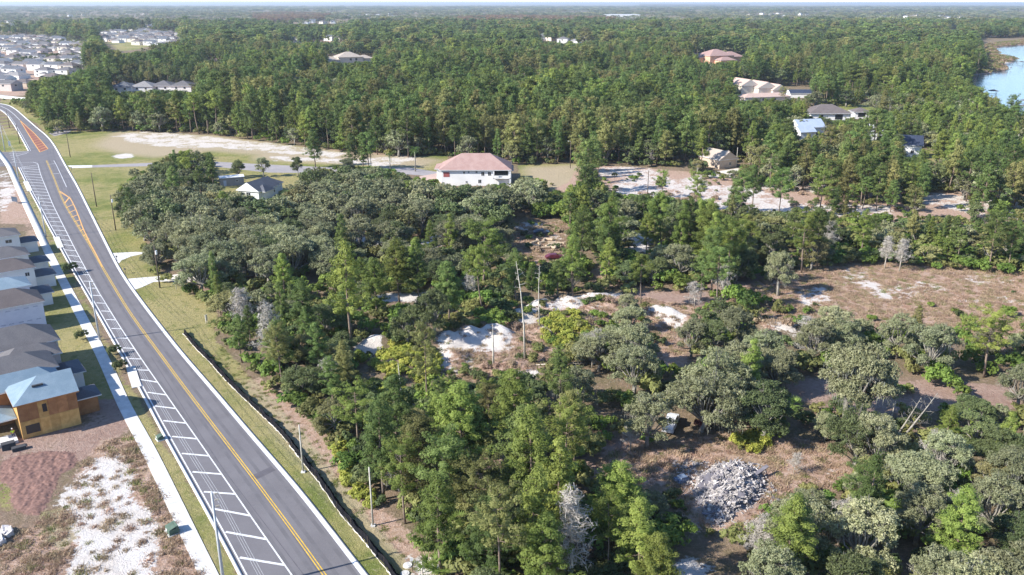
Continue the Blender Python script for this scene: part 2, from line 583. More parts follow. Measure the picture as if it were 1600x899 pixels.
def ribbon(name, X, d0, d1, z, mat, parent=None, z2=None, wob=0.0, **kw):
    """strip between two offsets of a line; with z2 a raised kerb section"""
    A, B = offset_line(X, d0), offset_line(X, d1)
    if wob:
        A = A + rng.normal(0, wob, A.shape)
        B = B + rng.normal(0, wob, B.shape)
    n = len(X)
    if z2 is None:
        V = np.concatenate([np.c_[A, np.full(n, z)], np.c_[B, np.full(n, z)]])
        i = np.arange(n - 1)
        Fq = np.stack([i, i + 1, i + 1 + n, i + n], 1)
        me = mesh_np(name, V, Fq, [mat])
        if me.polygons[0].normal.z < 0:
            me.flip_normals()
    else:
        V = np.concatenate([np.c_[A, np.full(n, z)], np.c_[A, np.full(n, z2)], np.c_[B, np.full(n, z2)], np.c_[B, np.full(n, z)]])
        i = np.arange(n - 1)
        Fq = np.concatenate([np.stack([i + a * n, i + 1 + a * n, i + 1 + b * n, i + b * n], 1) for a, b in ((0, 1), (1, 2), (2, 3))])
        me = mesh_np(name, V, Fq, [mat])
    return obj(name, me, parent, **kw)

# ------------------------------------------------------------------ where the ground is what (photo survey -> world)
SAND = [
    [(180, 212), (215, 206), (260, 208), (320, 213), (380, 220), (470, 230), (540, 240), (520, 246), (455, 241), (400, 236), (380, 233), (300, 231), (240, 228), (205, 221)],
    [(178, 243), (200, 240), (215, 242), (200, 248), (180, 248)],
    [(420, 244), (560, 250), (600, 246), (640, 240), (650, 250), (600, 262), (560, 256), (430, 252)],
    [(940, 262), (1010, 262), (1060, 285), (1090, 272), (1110, 290), (1160, 290), (1250, 318), (1400, 322), (1390, 345), (1230, 332), (1150, 335), (1070, 310), (1000, 308), (950, 300), (975, 280), (935, 275)],
    [(1180, 285), (1330, 292), (1335, 302), (1180, 298)],
    [(1440, 300), (1500, 306), (1600, 318), (1600, 345), (1520, 335), (1445, 318)],
    [(800, 355), (830, 347), (850, 350), (845, 360), (815, 368)],
    [(855, 365), (885, 372), (880, 380), (858, 374)],
    [(985, 362), (1022, 361), (1012, 395), (985, 395)],
    [(680, 540), (705, 520), (730, 528), (760, 515), (800, 525), (795, 545), (760, 552), (735, 548), (700, 560), (710, 580), (685, 575)],
    [(555, 548), (580, 532), (610, 530), (590, 548), (570, 560)],
    [(795, 498), (820, 480), (850, 475), (855, 490), (880, 470), (910, 465), (965, 458), (975, 468), (925, 475), (900, 490), (880, 485), (850, 500), (815, 515)],
    [(1010, 480), (1050, 485), (1080, 500), (1062, 515), (1020, 495)],
    [(1185, 500), (1235, 505), (1240, 522), (1200, 515)],
    [(1245, 455), (1290, 450), (1300, 470), (1255, 480)],
    [(1330, 440), (1370, 440), (1400, 470), (1370, 465)],
    [(1285, 733), (1310, 734), (1322, 742), (1296, 744)],
    [(1030, 890), (1070, 870), (1110, 885), (1100, 910), (1040, 915)],
    [(100, 765), (150, 718), (188, 706), (202, 735), (212, 770), (242, 800), (250, 850), (250, 915), (95, 915), (108, 870), (118, 835), (112, 800), (88, 790)],
    [(0, 265), (12, 272), (25, 300), (10, 330), (0, 330)],
    [(570, 465), (640, 455), (675, 460), (650, 472), (590, 475)],
    [(520, 372), (560, 368), (615, 372), (640, 385), (560, 388)],
    [(590, 368), (660, 375), (690, 385), (640, 392)],
    [(640, 870), (690, 880), (690, 900), (650, 905)],
    [(1300, 428), (1340, 420), (1375, 428), (1350, 442), (1310, 445)], [(1380, 450), (1440, 440), (1480, 455), (1420, 470)], [(1480, 425), (1560, 430), (1600, 440), (1520, 445)], [(1500, 470), (1580, 465), (1610, 480), (1540, 490)],
    [(720, 566), (745, 556), (765, 562), (740, 576)], [(840, 520), (870, 508), (886, 516), (856, 530)], [(800, 592), (830, 576), (852, 588), (825, 600)], [(900, 496), (935, 484), (955, 494), (920, 508)], [(600, 640), (625, 630), (645, 642), (620, 655)],
]
DRY = [
    [(180, 206), (335, 212), (470, 230), (640, 244), (690, 250), (660, 262), (540, 254), (420, 244), (330, 236), (240, 246), (190, 240), (150, 228)],
    [(1018, 50), (1066, 51), (1066, 57), (1018, 56)], [(840, 56), (935, 58), (935, 66), (840, 67)], [(455, 60), (545, 58), (545, 68), (455, 69)], [(170, 140), (310, 138), (310, 156), (170, 158)],
    [(980, 140), (1040, 141), (1040, 147), (980, 146)], [(1300, 134), (1440, 136), (1440, 143), (1300, 141)],
    [(-60, 60), (60, 56), (150, 70), (140, 100), (90, 118), (48, 130), (40, 150), (-60, 150)], [(160, 50), (285, 50), (285, 66), (160, 66)],
    [(820, 262), (905, 258), (1000, 262), (1260, 285), (1600, 305), (1600, 350), (1400, 350), (1230, 340), (1130, 330), (1000, 320), (880, 300), (830, 285)],
    [(1130, 470), (1180, 440), (1290, 412), (1400, 410), (1700, 422), (1700, 560), (1600, 560), (1500, 530), (1400, 520), (1300, 500), (1200, 520)],
    [(930, 705), (1050, 690), (1160, 672), (1300, 695), (1345, 735), (1300, 775), (1240, 770), (1180, 830), (1080, 830), (1050, 760), (940, 750)],
    [(800, 360), (880, 345), (900, 380), (890, 420), (960, 440), (930, 450), (870, 420), (815, 410)],
    [(900, 430), (1020, 400), (1040, 420), (960, 450)],
    [(780, 500), (870, 478), (960, 462), (1100, 478), (1110, 520), (1060, 560), (960, 500), (880, 540), (850, 580), (760, 610), (700, 600), (690, 540)],
    [(400, 590), (440, 610), (500, 670), (560, 730), (600, 790), (650, 850), (720, 910), (660, 910), (600, 860), (540, 790), (470, 715), (410, 640), (380, 600)],
    [(0, 275), (35, 300), (60, 370), (75, 400), (60, 400), (40, 350), (0, 350)],
    [(100, 790), (0, 850), (0, 915), (330, 915), (280, 830), (245, 760), (205, 680), (160, 690), (120, 740)],
    [(1035, 535), (1080, 530), (1075, 575), (1030, 580)],
    [(640, 245), (520, 240), (400, 240), (400, 250), (640, 262)],
    [(1540, 72), (1610, 66), (1610, 72), (1555, 76), (1560, 90), (1590, 92), (1575, 100), (1570, 110), (1530, 118), (1510, 118), (1530, 95)],
]
LAWN = [
    [(0, 152), (60, 165), (100, 205), (190, 205), (335, 212), (520, 235), (640, 246), (700, 240), (700, 280), (640, 272), (545, 262), (480, 285), (480, 320), (330, 320), (330, 300), (230, 350), (230, 410), (290, 455), (340, 480), (335, 530), (395, 592), (470, 672), (555, 778), (620, 860), (660, 915), (560, 915), (430, 730), (300, 570), (190, 430), (110, 270), (60, 195), (0, 163)],
    [(810, 258), (905, 256), (890, 285), (855, 300), (815, 290)],
    [(0, 168), (45, 235), (10, 250), (0, 250)],
    [(25, 262), (60, 320), (110, 425), (200, 600), (260, 700), (330, 820), (380, 915), (340, 915), (225, 680), (120, 460), (60, 350), (20, 270)],
    [(52, 375), (97, 420), (112, 470), (150, 545), (193, 622), (150, 625), (90, 560), (60, 470), (40, 400)],
    [(1280, 160), (1400, 165), (1400, 174), (1300, 176)],
    [(1390, 232), (1460, 235), (1470, 255), (1400, 250)],
    [(1200, 165), (1235, 165), (1240, 205), (1200, 215)],
    [(150, 52), (200, 55), (240, 72), (190, 82), (170, 70)],
    [(0, 745), (25, 770), (20, 800), (0, 800)],
    [(60, 800), (115, 790), (125, 840), (95, 860), (60, 840)],
]
SOIL = [
    [(0, 690), (130, 665), (190, 640), (205, 665), (170, 700), (100, 730), (0, 770)],
    [(150, 600), (180, 600), (205, 640), (150, 670), (130, 640)], [(95, 470), (118, 470), (124, 488), (98, 492)], [(98, 498), (130, 498), (136, 512), (100, 516)],
    [(1225, 590), (1310, 592), (1320, 615), (1280, 630), (1225, 628)],
    [(1350, 600), (1450, 590), (1580, 605), (1600, 640), (1450, 640), (1340, 660), (1250, 660)],
    [(880, 480), (1000, 455), (1120, 455), (1220, 440), (1160, 490), (1090, 500)],
    [(870, 360), (890, 350), (900, 385), (880, 400), (850, 398)],
    [(880, 690), (1000, 680), (1060, 720), (980, 760), (900, 750)],
    [(420, 352), (470, 365), (470, 390), (420, 380)],
    [(280, 420), (420, 425), (430, 460), (330, 470)],
    [(1100, 440), (1240, 425), (1250, 480), (1120, 470)],
    [(700, 690), (790, 700), (780, 760), (680, 740)],
    [(690, 560), (800, 560), (870, 545), (830, 610), (700, 610)],
]
CLAY = [
    [(0, 722), (30, 712), (75, 705), (115, 708), (118, 728), (92, 742), (82, 770), (62, 806), (40, 802), (18, 790), (18, 760), (0, 752)],
    [(95, 525), (130, 512), (137, 530), (100, 545)],
]
CLEARINGS = [(330, 93, 24, 2.5), (805, 113, 20, 2.5), (690, 78, 22, 1.8), (615, 60, 30, 1.4), (1300, 62, 26, 1.6), (905, 92, 18, 2), (1250, 104, 22, 2.4), (430, 62, 24, 1.6), (1060, 216, 18, 3.5), (470, 118, 16, 2.2), (1410, 90, 24, 2.2), (740, 46, 30, 1.2), (250, 96, 18, 2.0), (1180, 44, 26, 1.2), (600, 108, 14, 2)]
CLP = [[(x + rx_ * math.cos(a * .7854) * (1 + .25 * math.sin(a * 5 + x)), y + ry_ * math.sin(a * .7854)) for a in range(8)] for x, y, rx_, ry_ in CLEARINGS]
DRY += CLP[::2]
LAWN += CLP[1::2]
LAKE = [(1700, 68), (1600, 70.5), (1553, 74), (1556, 82), (1575, 86), (1590, 92), (1582, 97), (1572, 99), (1566, 104), (1578, 107), (1568, 111), (1545, 114.5), (1524, 118), (1515, 126), (1525, 137), (1534, 150), (1548, 160), (1560, 172), (1578, 182), (1600, 195), (1640, 215), (1800, 230), (1800, 68)]


def wpoly(p):
    return [(g.x, g.y) for g in W(p)]


LAKE_W = wpoly(LAKE)
# white sand spoil heaps: photo position, height (m), radii (m), turn
MOUNDS = [(700, 535, 2.6, 4.5, 3.0, .3), (735, 530, 3.0, 4.5, 3.2, .2), (775, 528, 3.2, 5, 3.2, -.3), (705, 560, 2.0, 3, 3, 0), (590, 540, 2.4, 5, 2.6, .3),
          (815, 495, 2.0, 5, 3, .4), (850, 482, 2.4, 4, 3, 0), (888, 478, 2.4, 4.5, 3.4, 0), (930, 470, 2.0, 7, 3, .2), (840, 520, 1.8, 6, 4, 0),
          (1035, 495, 2.6, 7, 3, -.5), (620, 640, 1.5, 4, 3, 0), (900, 505, 2.0, 6, 4, 0), (800, 575, 1.5, 6, 3, 0),
          (1215, 512, 1.4, 5, 3, 0), (940, 480, 1.5, 8, 4, 0), (625, 575, 1.6, 9, 5, .3), (560, 550, 1.4, 3, 3, 0), (1130, 800, .8, 6, 5, 0)]
MW = [(G(a, b), c, d, e, f) for a, b, c, d, e, f in MOUNDS]


def ground_z(x, y):
    x, y = np.asarray(x, float), np.asarray(y, float)
    z = np.zeros(np.broadcast(x, y).shape)
    for g, h, rx, ry, an in MW:
        dx, dy = x - g.x, y - g.y
        u = (dx * math.cos(an) + dy * math.sin(an)) / rx
        v = (-dx * math.sin(an) + dy * math.cos(an)) / ry
        r = np.sqrt(u * u + v * v) + 0.16 * np.sin(dx * 1.3 + dy * .7) * np.sin(dy * 1.1 - dx * .4)
        z = np.maximum(z, .85 * h * np.clip(1.15 - r * .85, 0, None) ** 1.15)
    return z


def build_ground():
    ys = [-150.0, -60.0, 20.0, 60.0]
    while ys[-1] < 80000:
        y = ys[-1]
        ys.append(y + (0.75 if y < 190 else max(0.75, y * (0.009 if y < 1500 else 0.03))))
    xs = list(np.arange(-140, 230, 1.0))
    st = 1.0
    while xs[-1] < 60000:
        st *= 1.05
        xs.append(xs[-1] + st)
    st = 1.0
    while xs[0] > -60000:
        st *= 1.05
        xs.insert(0, xs[0] - st)
    X, Y = np.meshgrid(xs, ys)
    nx, ny = len(xs), len(ys)
    x, y = X.ravel(), Y.ravel()
    z = ground_z(x, y)
    attrs = {}
    near = (y < 2500) & (np.abs(x) < 1500) & (y > 55)
    xn, yn = x[near], y[near]
    for nm, polys in (('sand', SAND), ('dry', DRY), ('lawn', LAWN), ('soil', SOIL), ('clay', CLAY)):
        v = np.zeros(len(x))
        acc = np.zeros(len(xn))
        for ip, p in enumerate(polys):
            pw = wpoly(p)
            ax, ay = [q[0] for q in pw], [q[1] for q in pw]
            m = (xn > min(ax) - 8) & (xn < max(ax) + 8) & (yn > min(ay) - 12) & (yn < max(ay) + 12)
            if not m.any():
                continue
            d = segdist(xn[m], yn[m], pw)
            d = np.where(inpoly(xn[m], yn[m], pw), d, -d)
            wd = 1.2 + 0.008 * yn[m]
            if nm == 'sand':
                wd = wd * 1.3
            cap = {3: .56, 4: .5, 5: .55, 18: .72, 0: .56, 2: .55, 9: .70, 11: .66, 24: .5, 25: .5, 26: .5, 27: .5, 28: .66, 29: .66, 30: .66, 31: .66, 32: .66, 13: .65, 14: .62, 15: .62, 16: .66}.get(ip, .76) if nm == 'sand' else 1
            acc[m] = np.maximum(acc[m], np.clip(0.5 + d / (2 * wd), 0, cap))
        v[near] = np.minimum(acc, {'sand': .76, 'dry': .85, 'soil': .66, 'lawn': .9}.get(nm, 1))
        attrs[nm] = ('POINT', v)
    lk = inpoly(x, y, LAKE_W)
    z[lk] = -1.2
    i, j = np.meshgrid(np.arange(nx - 1), np.arange(ny - 1))
    a = (j * nx + i).ravel()
    Fq = np.stack([a, a + 1, a + 1 + nx, a + nx], 1)
    me = mesh_np('ground', np.c_[x, y, z], Fq, [ground_material()], attrs=attrs, smooth=True)
    obj('ground', me, kind='structure')
    xsl = [p[0] for p in LAKE_W]
    ysl = [p[1] for p in LAKE_W]
    sheet('lake_water', [(min(xsl) - 20, min(ysl) - 20), (max(xsl) + 500, min(ysl) - 20), (max(xsl) + 500, max(ysl) + 20), (min(xsl) - 20, max(ysl) + 20)], -0.35, M['water'], kind='structure')


build_ground()

# ------------------------------------------------------------------ haze
def build_haze():
    m = bpy.data.materials.new('haze')
    m.use_nodes = True
    t = m.node_tree
    t.nodes.clear()
    out = t.nodes.new('ShaderNodeOutputMaterial')
    v = t.nodes.new('ShaderNodeVolumePrincipled')
    v.inputs['Color'].default_value = (0.80, 0.90, 1.0, 1)
    v.inputs['Density'].default_value = 0.000075
    v.inputs['Anisotropy'].default_value = 0.2
    t.links.new(v.outputs[0], out.inputs['Volume'])
    mb = MB()
    mb.box(-82000, 82000, -400, 82000, -3, 66)
    mb.build('haze', m, kind='stuff')


build_haze()

# ------------------------------------------------------------------ road
RIGHT = [(-40, 158), (0, 162), (15, 165), (27, 173), (37.5, 182.5), (49.5, 193), (60, 202), (72, 211.5), (81, 222), (88.6, 234), (96, 248), (106, 266), (120, 290), (135, 320), (147.5, 345), (160, 370), (172.5, 395), (185, 420), (200, 443), (225, 477.5), (250, 510), (275, 542.5), (300, 572.5), (325, 600), (350, 630), (387.5, 675), (400, 689), (472, 772), (562, 890), (640, 990)]
LEFT = [(-60, 163), (0, 170.5), (12, 179.5), (22.5, 194.5), (31.5, 209.5), (42, 229), (30, 262), (40, 282.5), (50, 302.5), (62.5, 325), (75, 350), (87.5, 372), (100, 395), (114, 421), (131, 450), (150, 482.5), (172.5, 522.5), (197.5, 565), (215, 597), (232.5, 630), (255, 673), (332, 810), (375, 890), (425, 990)]
LEFT_CURB = [q for q in LEFT if q[1] >= 262]
YEL = [(72.5, 251), (77.5, 262.5), (85, 280), (92.5, 300), (100, 317.5), (115, 342.5), (127.5, 362.5), (140, 382.5), (150, 400), (160, 418), (175, 443), (200, 485), (225, 520), (250, 553), (275, 588), (300, 621), (325, 654), (340, 674), (400, 752), (507, 897), (570, 990)]
YEL2 = [(94, 299), (110, 310), (117.5, 325), (122.5, 337.5), (130, 358), (140, 379), (150, 397.5), (160, 417)]
LWHITE = [(59, 256), (64, 275), (72.5, 295), (82.5, 320), (100, 355), (117.5, 390), (135, 422.5), (150, 450), (170, 482.5), (190, 515), (210, 545), (230, 575), (250, 602.5), (270, 632.5), (299, 672.5), (400, 819), (455, 898), (520, 990)]
SW_R = [(-8, 225), (17.5, 257.5), (32.5, 290), (50, 327), (67.5, 362), (75, 380), (110, 447), (115, 455), (140, 502.5), (160, 537.5), (180, 577.5), (202.5, 630), (220, 662), (232, 677), (342, 899), (388, 990)]


def world_line(pts, sig=5.0, step=1.5):
    return smooth_line([(g.x, g.y) for g in W(pts)], step, sig)


rr = world_line(RIGHT, 7)
ll = world_line(LEFT_CURB, 7)
ul = world_line([(-60, 163), (0, 170.5), (12, 179.5), (22.5, 194.5), (31.5, 209.5), (46, 236)], 7)
yy = world_line(YEL, 7)
ww = world_line(LWHITE, 6)
sw = world_line(SW_R, 7)
# road: one asphalt sheet between the kerbs, side street mouth included
side = [(g.x, g.y) for g in W([(46, 236), (15, 238), (-40, 236), (-60, 262), (20, 260)])]
road = sheet('road', [tuple(p) for p in rr] + [tuple(p) for p in ll[::-1]] + side[::-1] + [tuple(p) for p in ul[::-1]], 0.012, M['asphalt'], kind='structure')
ribbon('kerb', rr, -0.05, 0.42, 0.0, M['curb_concrete'], z2=0.10, kind='structure')
ribbon('kerb', ll, -0.40, 0.02, 0.0, M['curb_concrete'], z2=0.10, kind='structure')
ribbon('kerb', ul, -0.6, 0.05, 0.0, M['curb_concrete'], z2=0.10, kind='structure')
# which side is which: offsets are to the left of travel; lines run towards the camera
for d in (-0.16, 0.16):
    ribbon('centre_line_marking', yy, d - 0.065, d + 0.065, 0.020, M['paint_yellow'], road)
ribbon('lane_line_marking', ww, -0.09, 0.09, 0.020, M['paint_white'], road)
ribbon('edge_line_marking', ll, 0.32, 0.50, 0.020, M['paint_white'], road)
ribbon('edge_line_marking', rr, -0.30, -0.05, 0.020, M['paint_white'], road)
ribbon('edge_line_marking', ul, 0.35, 0.55, 0.020, M['paint_white'], road)
# worn wheel tracks
for d in (-1.0, -2.9):
    ribbon('wheel_track', yy[:-2], d - 0.25, d + 0.25, 0.016, M['asphalt_lane'], road)
for d in (1.15, 2.9):
    ribbon('wheel_track', yy[:-2], d - 0.25, d + 0.25, 0.016, M['asphalt_lane'], road)
# hatching bars across the closed lane, 20 ft apart
s = np.concatenate([[0], np.cumsum(np.hypot(*np.diff(ww, axis=0).T))])
i0 = int(np.argmin(np.hypot(ww[:, 0] - G(157, 461).x, ww[:, 1] - G(157, 461).y)))
first = s[i0] % 6.03
q = np.arange(first if first > 2 else first + 6.03, s[-1], 6.03)
bar_mesh = None
for k, sv in enumerate(q):
    px_, py_ = np.interp(sv, s, ww[:, 0]), np.interp(sv, s, ww[:, 1])
    i = min(int(np.searchsorted(s, sv)), len(ww) - 2)
    T = ww[i + 1] - ww[i]
    T = T / np.hypot(*T)
    # bar runs to the kerb line, leaning back a little
    dvec = np.array([T[1], -T[0]])
    dvec = dvec - T * 1.09
    j = int(np.argmin(np.abs((ll[:, 0] - px_) * dvec[1] - (ll[:, 1] - py_) * dvec[0]) + 0.02 * np.hypot(ll[:, 0] - px_, ll[:, 1] - py_)))
    L = math.hypot(ll[j, 0] - px_, ll[j, 1] - py_) - 0.95
    if L > 12 or L < 1.5:
        continue
    m = MB()
    dn = (np.array([ll[j, 0] - px_, ll[j, 1] - py_])) / (L + 0.95)
    nn = np.array([-dn[1], dn[0]]) * 0.17
    a, b = np.array([px_, py_]), np.array([px_, py_]) + dn * L
    m.poly([(*(a + nn), 0.024), (*(b + nn), 0.024), (*(b - nn), 0.024), (*(a - nn), 0.024)][::-1])
    o = m.build('hatch_bar_marking', M['paint_white'], road)
# taper of the turn bay
y2 = world_line(YEL2, 3)
ribbon('taper_line_marking', y2, -0.14, 0.14, 0.024, M['paint_orange'], road)
ribbon('taper_line_marking', world_line([(92.5, 300), (103, 306), (111, 311)], 0.5), -0.12, 0.12, 0.026, M['paint_orange'], road)


def quad_strip(name, a, b, wd, z, mat, parent=road, **kw):
    a, b = Vector((a[0], a[1], 0)), Vector((b[0], b[1], 0))
    d = (b - a).normalized()
    n = Vector((-d.y, d.x, 0)) * wd / 2
    m = MB()
    m.poly([(a - n) + Vector((0, 0, z)), (b - n) + Vector((0, 0, z)), (b + n) + Vector((0, 0, z)), (a + n) + Vector((0, 0, z))])
    return m.build(name, mat, parent, **kw)


for xa, ya, xb, yb in ((101, 318, 109, 308), (103, 325, 114, 320), (107, 333, 118, 328), (111, 340, 121, 336), (116, 347, 124, 344), (120, 354, 128, 351), (125, 361, 131, 358), (130, 369, 135, 366), (134, 375, 139, 373)):
    quad_strip('taper_bar_marking', G(xa, ya), G(xb, yb), 0.4, 0.022, M['paint_orange'])
# turn lane line and its stubs
ribbon('lane_line_marking', world_line([(84, 251), (88, 258), (96, 275), (104, 292.5)], 2), -0.09, 0.09, 0.024, M['paint_white'], road)
for xa, ya, xb, yb in ((76, 257, 86, 256), (82, 272, 93, 271.5)):
    quad_strip('stub_line_marking', G(xa, ya), G(xb, yb), 0.35, 0.022, M['paint_white'])
# upper painted island, brick coloured between orange bars
isl = [(31, 188), (44, 200), (53, 208), (66, 222), (75, 233), (62.5, 238), (52, 222), (42, 206)]
sheet('painted_island', [(g.x, g.y) for g in W(isl)], 0.018, M['brick_paving'], road)
for seg in (isl[:5], [isl[4], isl[5]], isl[5:] + [isl[0]]):
    ribbon('island_line_marking', world_line(seg, 0.5), -0.16, 0.16, 0.024, M['paint_orange'], road)
for k in range(8):
    t = (k + 1) / 9
    a = (42 + (62.5 - 42) * t, 206 + (238 - 206) * t)
    b = (51 + (75 - 51) * t, 206 + (233 - 206) * t)
    quad_strip('island_bar_marking', G(*a), G(*b), 0.3, 0.026, M['paint_orange'])
ribbon('centre_line_marking', world_line([(31, 188), (22, 179), (12, 171), (0, 165.5), (-40, 161)], 3), -0.15, 0.15, 0.024, M['paint_white'], road)
# stop bars and hatching round the side street mouth
ribbon('edge_line_marking', world_line([(59, 256), (52, 253.5), (30, 254), (-10, 256)], 1), -0.12, 0.12, 0.024, M['paint_white'], road)
for x_, y_ in ((30, 258), (33, 263), (36, 268)):
    pass
for a, b in (((16, 237.5), (47, 236.5)), ((20, 241), (45, 238.5)), ((25, 244), (42, 240))):
    quad_strip('crossing_line_marking', G(*a), G(*b), 0.35, 0.022, M['paint_white'])
for k in range(5):
    quad_strip('crossing_bar_marking', G(14 + k * 1.6, 240 + k * 3.2), G(21 + k * 1.2, 239.5 + k * 3.0), 0.5, 0.024, M['paint_white'])
# repair patch and joints in the asphalt
sheet('asphalt_patch', [(g.x, g.y) for g in W([(392, 744), (424, 729), (431, 735), (398, 751)])], 0.017, M['asphalt_dark'], road)
ribbon('asphalt_joint', world_line([(236, 558), (262, 598), (300, 660), (350, 735), (430, 840), (475, 899)], 3), -0.05, 0.05, 0.018, M['asphalt_dark'], road)
ribbon('asphalt_joint', rr[int(len(rr) * .5):], -4.2, -4.12, 0.018, M['asphalt_dark'], road)

# sidewalk: slabs one by one, then a plain strip far up the street
swl = smooth_line(sw, 1.52, 0.5)
order = np.argsort(swl[:, 1])
if swl[0, 1] > swl[-1, 1]:
    swl = swl[::-1]
walk = obj('sidewalk', None, kind='structure')
WID = 1.95
NL = offset_line(swl, 0.0)
NR = offset_line(swl, WID)
n_slab = min(110, len(swl) - 2)
for i in range(n_slab):
    a, b, c, d = NL[i], NL[i + 1], NR[i + 1], NR[i]
    cen = (a + b + c + d) / 4
    sh = 0.988
    P = [cen + (p - cen) * sh for p in (a, b, c, d)]
    m = MB()
    zz = 0.09 + rng.uniform(-.006, .006)
    P3 = [(p[0], p[1], zz) for p in P]
    lo = [(p[0], p[1], 0.0) for p in P]
    m.poly(P3)
    for k in range(4):
        m.poly([lo[k], lo[(k + 1) % 4], P3[(k + 1) % 4], P3[k]])
    m.build('slab', M['concrete'], walk)
ribbon('slab', swl[n_slab:], 0.0, WID, 0.0, M['concrete'], walk, z2=0.09)

# driveways and paths
def paved(name, pts, mat, z=0.03, sig=1.0, **kw):
    return sheet(name, [(g.x, g.y) for g in W(pts)], z, mat, kind='structure', **kw)


paved('driveway', [(105, 259), (144, 258.5), (144, 262), (112, 263)], M['concrete'])
paved('driveway', [(172, 396), (212, 394), (232, 395), (205, 401), (190, 407), (186, 412)], M['concrete'])
paved('driveway', [(200, 436), (260, 431), (262, 440), (240, 441), (222, 449), (206, 455)], M['concrete'])
paved('driveway', [(260, 431), (310, 424), (420, 415), (440, 425), (330, 440), (262, 441)], M['sand_pile'], 0.02)
paved('path', [(144, 258.5), (230, 255), (320, 252), (430, 258), (520, 262), (560, 262), (640, 262), (690, 270), (690, 277), (640, 273), (540, 271), (420, 270), (320, 259), (230, 260), (144, 262)], M['asphalt_old'], 0.02)
paved('driveway', [(650, 277), (688, 270), (700, 285), (705, 295), (670, 290)], M['roof_peach'], 0.035)
paved('street', [(0, 148), (60, 156), (120, 160), (120, 162), (50, 160), (0, 153)], M['asphalt_old'], 0.02)
paved('driveway', [(75, 208), (90, 204), (112, 203), (108, 208), (85, 213)], M['asphalt_old'], 0.02)
paved('driveway', [(1095, 272), (1160, 262), (1300, 268), (1350, 280), (1200, 276), (1110, 278)], M['sand_pile'], 0.02)

# ------------------------------------------------------------------ houses
def roof_mb(L, Wd, h, rh, kind, ov=0.5, x0=0.0, y0=0.0, hipL=True, hipR=True, th=0.18):
    m = MB()
    X, Y = L / 2 + ov, Wd / 2 + ov
    flip = Wd > L
    if flip:
        X, Y = Y, X
    zb = h - ov * rh / (min(L, Wd) / 2) * 0.5
    e = [(-X, -Y), (X, -Y), (X, Y), (-X, Y)]
    rl = -X + (Y if (kind == 'hip' and hipL) else 0)
    rr_ = X - (Y if (kind == 'hip' and hipR) else 0)
    if rl > rr_:
        rl = rr_ = 0

    def T(p, z):
        x, y = (p[1], -p[0]) if flip else p
        return (x + x0, y + y0, z)
    E0 = [T(p, zb) for p in e]
    E1 = [T(p, zb + th) for p in e]
    A, B = T((rl, 0), h + rh), T((rr_, 0), h + rh)
    m.poly([E1[0], E1[1], B, A])
    m.poly([E1[2], E1[3], A, B])
    m.poly([E1[1], E1[2], B], 0 if kind == 'hip' and hipR else 1)
    m.poly([E1[3], E1[0], A], 0 if kind == 'hip' and hipL else 1)
    for k in range(4):
        m.poly([E0[k], E0[(k + 1) % 4], E1[(k + 1) % 4], E1[k]], 2)
    m.poly(E0[::-1], 2)
    return m


def add_window(parent, side, u, z, w_, h_, L, Wd, frame, pane, x0=0, y0=0, name='window'):
    fr = MB()
    t = 0.08
    fr.box(-w_ / 2 - t, w_ / 2 + t, 0.0, 0.05, -h_ / 2 - t, -h_ / 2)
    fr.box(-w_ / 2 - t, w_ / 2 + t, 0.0, 0.05, h_ / 2, h_ / 2 + t)
    fr.box(-w_ / 2 - t, -w_ / 2, 0.0, 0.05, -h_ / 2, h_ / 2)
    fr.box(w_ / 2, w_ / 2 + t, 0.0, 0.05, -h_ / 2, h_ / 2)
    fr.box(-0.03, 0.03, 0.004, 0.045, -h_ / 2, h_ / 2)
    rz, px_, py_ = {'S': (math.pi, u, -Wd / 2), 'N': (0, u, Wd / 2), 'E': (-math.pi / 2, L / 2, u), 'W': (math.pi / 2, -L / 2, u)}[side]
    o = fr.build(name, frame, parent)
    o.location = (px_ + x0, py_ + y0, z)
    o.rotation_euler = (0, 0, rz)
    pm = MB()
    pm.box(-w_ / 2, w_ / 2, 0.002, 0.02, -h_ / 2, h_ / 2)
    pm.build('pane', pane, o)
    return o


def house(label, loc, rz, L, Wd, h, rh, kind, wall, roof, wins=(), cat='house', name='house', group=None, wings=(), ov=0.5, frame='frame_white', hipL=True, hipR=True, vents=(), trim='frame_white', pane='glass_dark'):
    t = thing(name, label, cat, (loc[0], loc[1], 0), rz, group)
    m = MB()
    m.box(-L / 2, L / 2, -Wd / 2, Wd / 2, -0.2, h)
    m.build('wall', M[wall], t)
    rf = roof_mb(L, Wd, h, rh, kind, ov, hipL=hipL, hipR=hipR).build('roof', [M[roof], M[wall], M[trim]], t)
    for (wx, wy, wL, wW, wh, wrh, wk) in wings:
        m = MB()
        m.box(wx - wL / 2, wx + wL / 2, wy - wW / 2, wy + wW / 2, -0.2, wh)
        m.build('wall', M[wall], t)
        roof_mb(wL, wW, wh, wrh, wk, ov, wx, wy).build('roof', [M[roof], M[wall], M[trim]], t)
    for wdef in wins:
        add_window(t, *wdef, L, Wd, M[frame], M[pane])
    for (vx, vy, vl) in vents:
        # dark ridge vents on the near slope
        m = MB()
        sl = rh / (Wd / 2 + ov)
        z = h + rh - abs(vy) * sl + 0.12
        m.box(vx - vl / 2, vx + vl / 2, vy - 0.18, vy + 0.18, z - .12, z + .14)
        m.build('roof_vent', M['frame_dark'], rf)
    return t


def front(pl, pr, depth):
    """near wall given by the photo positions of its two base corners -> centre, turn, length"""
    a, b = G(*pl), G(*pr)
    d = b - a
    L = d.length
    rz = math.atan2(d.y, d.x)
    n = Vector((-math.sin(rz), math.cos(rz), 0))
    return (a + b) / 2 + n * depth / 2, rz, L


# --- row of new two-storey houses along the sidewalk (each one's gable faces the street)
AX = R(38)
ax = Vector((math.cos(AX), math.sin(AX), 0))
an = Vector((-ax.y, ax.x, 0))


